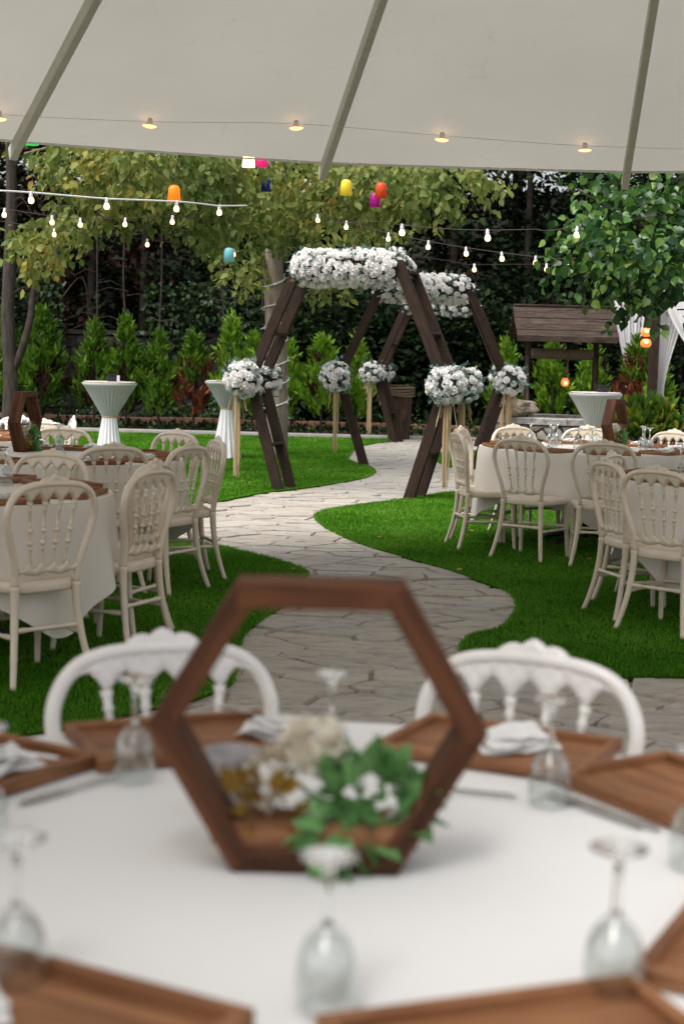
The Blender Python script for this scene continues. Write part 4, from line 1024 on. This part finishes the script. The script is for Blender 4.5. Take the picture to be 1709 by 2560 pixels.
for x,y,rx,ry,d,n in [(190,385,110,55,16,34),(330,395,140,70,15.5,60),(150,500,55,45,16.5,22),(75,570,40,38,17,16),(115,545,50,30,17,14),(250,460,110,35,16,30),(450,420,130,75,16,60),(440,495,65,45,16.5,26),(560,470,100,90,18,60),(600,500,85,40,19,36),(545,580,28,42,19.5,14),(700,430,140,75,17.5,55),(690,520,80,55,19.5,30),(850,425,140,45,16.5,48),(1000,420,95,40,16,36),(950,455,70,35,17,18),(790,480,70,40,18,20),(770,580,110,16,20,22),(840,545,45,20,19,10),(735,665,30,22,20,10),(640,370,240,40,16.5,50),(300,350,230,30,15.5,50),(900,390,180,25,17,34),(100,360,40,50,17,10),(545,625,18,25,19.5,7),(700,555,28,22,20.5,8)]:
    c,r=pxc(x,y,rx,ry,d); cl.append(((c[0]+.99,c[1]-22.06,c[2]),r,n))
for _ in range(20): cl.append(((rng.uniform(-3.5,2),rng.uniform(0,4.5),rng.uniform(4.6,6.5)),(1,1,.6),16))
P,D,Z,S_=cluster_leaves(cl,13,.36,.122)
link('crown',leaves('crown',P,D,Z,S_,'leafy'),ct)
# fairy lights round the trunk
fz=thing('fairy_lights','white fairy light string wound round the middle tree trunk','fairy lights',(-.99,22.06,0)); mb=MB(); pts=[];led=MB()
for i in range(260):
    u=i/259; z=.55+2.1*u; a=u*2*PI*7.3; cxo=np.interp(z,[0,1.2,2.2,3],[.02,0,-.05,-.1]); r_=.175-.012*z/2+.004*math.sin(i*1.7); p=(cxo+r_*math.cos(a),r_*math.sin(a),z+.03*math.sin(a*1)); pts.append(p)
    if i%4==0: d=Vector((math.cos(a),math.sin(a),rnd.uniform(-.6,.6))); led.tube([Vector(p),Vector(p)+d*.05],[.006,.004],5)
mb.tube(pts,.008,5); mb.build('cable','cablew',fz); stuff(led.build('leds','socket',fz))
# right tree with big glossy leaves
rt=thing('mulberry_tree','tree with large glossy green leaves reaching in from the right','tree',(4.3,14.0,0))
mb=MB(); limb(mb,[(0,0,0),(.05,0,1.2),(.0,0,2.4),(-.1,0,3.6)],.17,.1,10); mb.build('trunk','bark',rt,True)
mb=MB()
for pts,r in [([(0,0,2.2),(-.9,-.4,2.5),(-1.7,-.6,2.62),(-2.35,-.7,2.95)],.03),([(0,0,2.4),(-.8,-.3,2.4),(-1.6,-.5,2.32),(-2.2,-.7,2.5)],.02),([(-.05,0,2.8),(-.7,-.6,3.2),(-1.5,-.9,3.3)],.03),([(0,0,2.2),(-.7,-.4,2.0),(-1.4,-.5,1.95)],.02)]: limb(mb,pts,r,.006,6)
mb.build('limbs','twig',rt,True)
cl=[]; DSH=0
for x,y,rx,ry,d,n in [(1500,440,90,50,13.6,26),(1420,480,80,55,13.5,26),(1530,550,60,80,13.8,30),(1440,580,85,50,13.2,32),(1370,540,45,40,13,14),(1318,500,20,28,12.8,6),(1365,598,55,22,13,9),(1480,620,65,18,13.4,12),(1425,680,25,10,13.2,4),(1520,665,30,10,13.4,4),(1440,700,8,8,13.2,2),(1400,425,60,25,13.8,10),(1560,480,60,70,14,16),(1310,590,25,10,13,3),(1548,600,42,32,13.6,14)]:
    c,r=pxc(x,y,rx,ry,d); cl.append(((c[0]-4.3,c[1]-14,c[2]),(r[0],.6,r[2]),n))
for _ in range(30): cl.append(((rng.uniform(-1.8,1.5),rng.uniform(-1.5,2.5),rng.uniform(3.3,5)),(.7,.7,.5),8))
P,D,Z,S_=cluster_leaves(cl,15,.36,.092,.35,.13)
link('crown',leaves('crown',P,D,Z,S_,'mulberry',BROAD),rt)
# bare tree at the far left
bt=thing('bare_tree','leafless grey tree with forked trunk at the left picture edge','tree',(-5.35,24.2,0)); mb=MB()
limb(mb,[(0,0,0),(.05,0,.9),(.0,0,1.9),(.03,0,3),(.05,0,4),(.0,0,5.5)],.13,.07,10); mb.build('trunk','darkbark',bt,True); mb=MB()
limb(mb,[(.06,0,1.05),(.22,-.05,1.4),(.36,-.05,1.9),(.42,-.05,2.35),(.58,-.1,2.75),(.85,-.1,3.02),(1.05,-.1,3.15)],.065,.045,8); limb(mb,[(.8,-.1,3.0),(.83,-.1,3.6),(.80,-.1,4.6)],.045,.03,7)
for _ in range(34):
    z=rnd.uniform(2.2,4.8); x=rnd.choice([0,.02,.5,.82]); a=rnd.uniform(-1,1); L=rnd.uniform(.4,1.1)
    limb(mb,[(x,0,z),(x+L*.5*math.cos(a),rnd.uniform(-.2,.2),z+L*.35),(x+L*math.cos(a)*rnd.choice([1,.7]),rnd.uniform(-.3,.3),z+L*rnd.uniform(-.5,.4))],.012,.003,5)
stuff(mb.build('branches','twig',bt,True))

# cypress row
CONV={}
def cypress(x,y,h,w_,mat,label,nb=70,per=22,stem=.16,brown=0.0,group='cypress shrubs along the wall'):
    t=thing('cypress_shrub',label,'shrub',(x,y,.03),rnd.uniform(0,6),group)
    mb=MB(); limb(mb,[(0,0,0),(.01,0,h*.3),(0,.01,h*.8)],.028,.008,6); mb.build('trunk','twig',t,True)
    def sprays(lo,hi,nbr,shrink=1.0):
        P=[];D=[];Z=[];S=[]
        for _ in range(nbr):
            v=lo+(hi-lo)*rng.uniform(0,1)**1.15; a=rng.uniform(0,2*PI); prof=w_*max(.05,(1-v)**.8*min(1,.5+v*3.2))*shrink
            prof*=rng.uniform(.45,1.3); z=h*(stem+(1-stem)*v*.88); c=np.array([math.cos(a)*prof*.6,math.sin(a)*prof*.6,z]); out=np.array([math.cos(a),math.sin(a),0])
            L=.16+.16*(1-v)
            for k in range(per):
                q=rng.uniform(0,1); p=c+out*prof*.45*q+np.array([0,0,L*q*1.0])+rng.normal(0,.035,3)
                P.append(p); D.append(out*.55+np.array([0,0,1.0])+rng.normal(0,.38,3)); Z.append(out+rng.normal(0,.5,3)); S.append(rng.uniform(.09,.19)*(1.2-.4*v))
        return np.array(P),np.array(D),np.array(Z),np.array(S)
    P,D,Z,S=sprays(0 if brown<.5 else .45,1,nb); link('foliage',leaves('foliage',P,D,Z,S,mat,SPRAY),t)
    if brown: P,D,Z,S=sprays(0,.75,int(nb*brown),.97); link('withered_foliage',leaves('withered_foliage',P,D,Z,S,'rust' if brown>=.5 else 'dry',SPRAY),t)
    return t
k=.966
for (x,h,w_,mat,nb,br,l) in [(-6.3,2.35,.62,'cypress',110,0,'broad green cypress at the left picture edge beside the bare tree'),(-5.6,2.2,.56,'cypress',110,.15,'broad green cypress right of the one at the left picture edge'),
    (-4.62,1.98,.36,'cypress',70,.25,'slim cypress directly behind the left cocktail table, brownish at its foot'),(-4.03,1.95,.42,'cypress',75,.2,'cypress just right of the left cocktail table'),(-3.42,1.75,.38,'cypress',70,.15,'dark green cypress left of the half-browned one'),
    (-2.79,1.92,.42,'cypress',50,.6,'half-browned cypress with a bare stem before the brick edging'),(-2.1,2.05,.36,'cypbright',75,0,'bright pointed cypress behind the second cocktail table'),(-1.7,1.85,.24,'cypbright',45,0,'narrow cypress between the second cocktail table and the trunk'),
    (-1.0,1.78,.2,'cypbright',45,0,'narrow cypress just right of the tree trunk'),(-.43,1.95,.42,'cypbright',90,.1,'full bright cypress behind the left leg of the middle arch'),(.22,1.75,.22,'cypbright',50,0,'thin bright cypress beside the farthest arch'),
    (3.02,1.9,.25,'cypbright',60,0,'bright cypress left of the well'),(3.9,1.85,.3,'cypbright',70,0,'bright cypress seen through the well frame'),(4.62,1.75,.28,'cypbright',55,0,'bright cypress behind the right well post')]:
    cypress(x,28.1 if x<2 else 28.7,h*rnd.uniform(.94,1.1),w_*rnd.uniform(1.1,1.45),mat,l,nb,24,brown=br)
cypress(4.95,26.0,1.95,.40,'cypress','reddish-brown withered cypress right of the well',60,22,brown=1.1)
cypress(5.2,25.4,1.55,.26,'cypbright','small bright cypress in front of the gazebo post',55)
cypress(5.15,21.9,1.55,.28,'cypress','green cypress below the white gazebo curtain',55)
# croton bush in its scalloped planter
cp=thing('planter_bush','variegated yellow-green bush in a planter with scalloped terracotta rim','bush',(4.12,21.0,0))
n=900; d=rdir(n); d[:,2]=np.abs(d[:,2]); rad=np.array([.52,.4,.55]); P=d*rad*rng.uniform(.35,1,(n,1))**.5+[0,0,.42]; D=d+[0,0,.55]+rng.normal(0,.3,(n,3))
link('foliage',leaves('foliage',P,D,rng.normal(size=(n,3))+[0,0,1],rng.uniform(.11,.21,n),'croton',LEAF),cp)
MB().lathe([(.001,.0),(.42,.0),(.46,.38),(.43,.38),(.40,.34),(.001,.34)],28).build('pot','darkwood',cp,True)
for k2 in range(22):
    a=2*PI*k2/22; mb=MB(); mb.tube([(.47*math.cos(a+q*.14),.47*math.sin(a+q*.14),.36+.07*(q*q)) for q in (-1,-.6,-.2,.2,.6,1)],.012,6); mb.build('scallop','terracotta',cp,True)

# ivy over the wall and bed undergrowth
n=13000; X=rng.uniform(-7.5,7.5,n); keep_=np.array([noise.noise(Vector((x*.5,3,0)))>-.12 for x in X]); Zz=rng.uniform(0,1,n)**1.3*2.9
X,Zz=X[keep_],Zz[keep_]; k3=np.array([noise.noise(Vector((x*.9,z*.6,7)))>-.22 for x,z in zip(X,Zz)]); X,Zz=X[k3],Zz[k3]
P=np.c_[X,31.45-rng.uniform(0,.22,len(X)),Zz]; D=rng.normal(0,.6,(len(X),3))+[0,-.3,-.7]; stuff(link('ivy',leaves('ivy',P,D,rng.normal(0,.3,(len(X),3))+[0,-1,.3],rng.uniform(.06,.12,len(X)),'ivy',BROAD)))
n=9000; X=rng.uniform(-7.5,7.5,n); Y=rng.uniform(27.75,31.2,n); P=np.c_[X,Y,np.full(n,.05)+rng.uniform(0,1,n)**1.6*np.clip((Y-28.6)*.45*(.6+.5*np.sin(X*2.1)+.4*np.sin(X*5.3+1)),.08,1.1)]; stuff(link('ground_cover',leaves('ground_cover',P,rng.normal(0,.6,(n,3))+[0,-.2,.6],rng.normal(0,.5,(n,3))+[0,0,1],rng.uniform(.05,.12,n),'ivy',LEAF)))

# dark trees beyond the wall
def forest_tree(x,y,h,w_,label,mat='forest',lo=.12,n=2600,sz=.2,flat=.5):
    z0=.6 if y>33 else .05
    t=thing('forest_tree',label,'tree',(x,y,z0),0,'dark trees beyond the wall'); mb=MB(); limb(mb,[(0,0,-.3),(.05,0,h*.4),(0,0,h*.85)],.13,.03,7); mb.build('trunk','twig',t,True)
    nb=int(n/36); P=[];D=[];Z=[];S=[]
    for _ in range(nb):
        v=rng.uniform(0,1); a=rng.uniform(0,2*PI); r_=w_*(.35+.65*math.sin(PI*min(1,.15+.85*v))**.7)*rng.uniform(.3,1)**.5
        c=np.array([math.cos(a)*r_,math.sin(a)*r_,h*(lo+(1-lo)*v)]); o=np.array([math.cos(a),math.sin(a),-.25])
        for _k in range(36):
            q=rng.uniform(0,1); P.append(c+o*.7*q+rng.normal(0,.22,3)*np.array([1,1,flat])); D.append(o+rng.normal(0,.5,3)); Z.append(rng.normal(0,.45,3)+[0,0,1]); S.append(sz*rng.uniform(.6,1.2))
    link('crown',leaves('crown',np.array(P),np.array(D),np.array(Z),np.array(S),mat,KITE),t)
spots=['at far left','left of the bare tree gap','behind the left cypress row','left of the middle','behind the middle trunk','right of the middle trunk','above the far arch','left of the well','behind the well','right of the well','behind the gazebo','at far right']
i=0
for row,(y,zs,hh,ww) in enumerate([(33.6,1,7.5,1.7),(36.5,1,10,2.2),(40,1,13,2.8)]):
    for q in range(12):
        x=-9.2+q*1.62+rnd.uniform(-.35,.35); x*=y/33.6
        lab='%s tree %s, %s row beyond the wall'%(['dark leafy','dark tall','dark high'][row],spots[q],['front','second','rear'][row])
        if row==2 and q in (7,): 
            forest_tree(x,y,6.2,2.0,lab,n=1500); continue
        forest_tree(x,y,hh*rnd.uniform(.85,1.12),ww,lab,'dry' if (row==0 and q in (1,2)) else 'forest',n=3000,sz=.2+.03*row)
# dark bushes in front of the wall
for x,h,w_,l in [(-7.2,3.2,1.0,'dark bush before the wall at the far left, behind the broad cypress'),(-1.25,2.5,.7,'dark bush before the wall behind the light-wrapped trunk'),(-.1,2.9,.8,'dark bush before the wall seen under the nearest arch'),(.85,2.6,.75,'dark bush before the wall left of the log planter'),(1.75,3.0,.8,'dark bush before the wall right of the log planter'),
    (2.6,2.7,.8,'dark bush before the wall behind the right legs of the arches'),(3.5,2.5,.75,'dark bush before the wall behind the left post of the well'),(4.4,2.6,.75,'dark bush before the wall behind the right post of the well'),(5.6,3.0,.9,'dark bush before the wall behind the reddish withered cypress'),(6.7,3.1,1.0,'dark bush before the wall at the right picture edge')]:
    t=thing('bush',l,'bush',(x,30.7,.03),0,'dark bushes before the wall'); mb=MB(); limb(mb,[(0,0,0),(.03,0,h*.3),(0,0,h*.7)],.05,.02,6); mb.build('trunk','twig',t,True)
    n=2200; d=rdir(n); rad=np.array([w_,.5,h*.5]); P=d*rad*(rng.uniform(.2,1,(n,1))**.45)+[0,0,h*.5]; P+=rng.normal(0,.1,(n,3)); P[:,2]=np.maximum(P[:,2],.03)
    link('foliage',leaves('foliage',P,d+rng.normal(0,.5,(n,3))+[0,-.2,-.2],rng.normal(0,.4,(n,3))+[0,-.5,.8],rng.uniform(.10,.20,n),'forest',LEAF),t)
# thin saplings in front of the wall
for x,l in ((-5.0,'thin bare sapling left of the first cocktail table'),(-3.75,'thin bare sapling behind the left shrubs'),(-2.45,'thin bare sapling above the half-browned cypress'),(-1.62,'thin bare sapling just left of the light-wrapped trunk'),(-4.4,'thin bare sapling in the dark between the left shrubs')):
    t=thing('sapling',l,'sapling',(x,30.6,0),0,'bare saplings along the wall'); mb=MB(); limb(mb,[(0,0,0),(.05*rnd.uniform(-1,1),0,1.5),(.08*rnd.uniform(-1,1),0,3),(0,0,5.2)],.028,.012,6)
    mb.build('trunk','twig',t,True); mb=MB()
    for _ in range(16):
        z=rnd.uniform(1.2,4.8); a=rnd.uniform(0,6.28); L=rnd.uniform(.3,.8); mb.tube([(0,0,z),(L*.5*math.cos(a),L*.5*math.sin(a),z+.05),(L*math.cos(a),L*math.sin(a),z-.08)],[.008,.006,.003],4)
    stuff(mb.build('branches','twig',t))
print('tris',sum(len(m.polygons) for m in bpy.data.meshes))
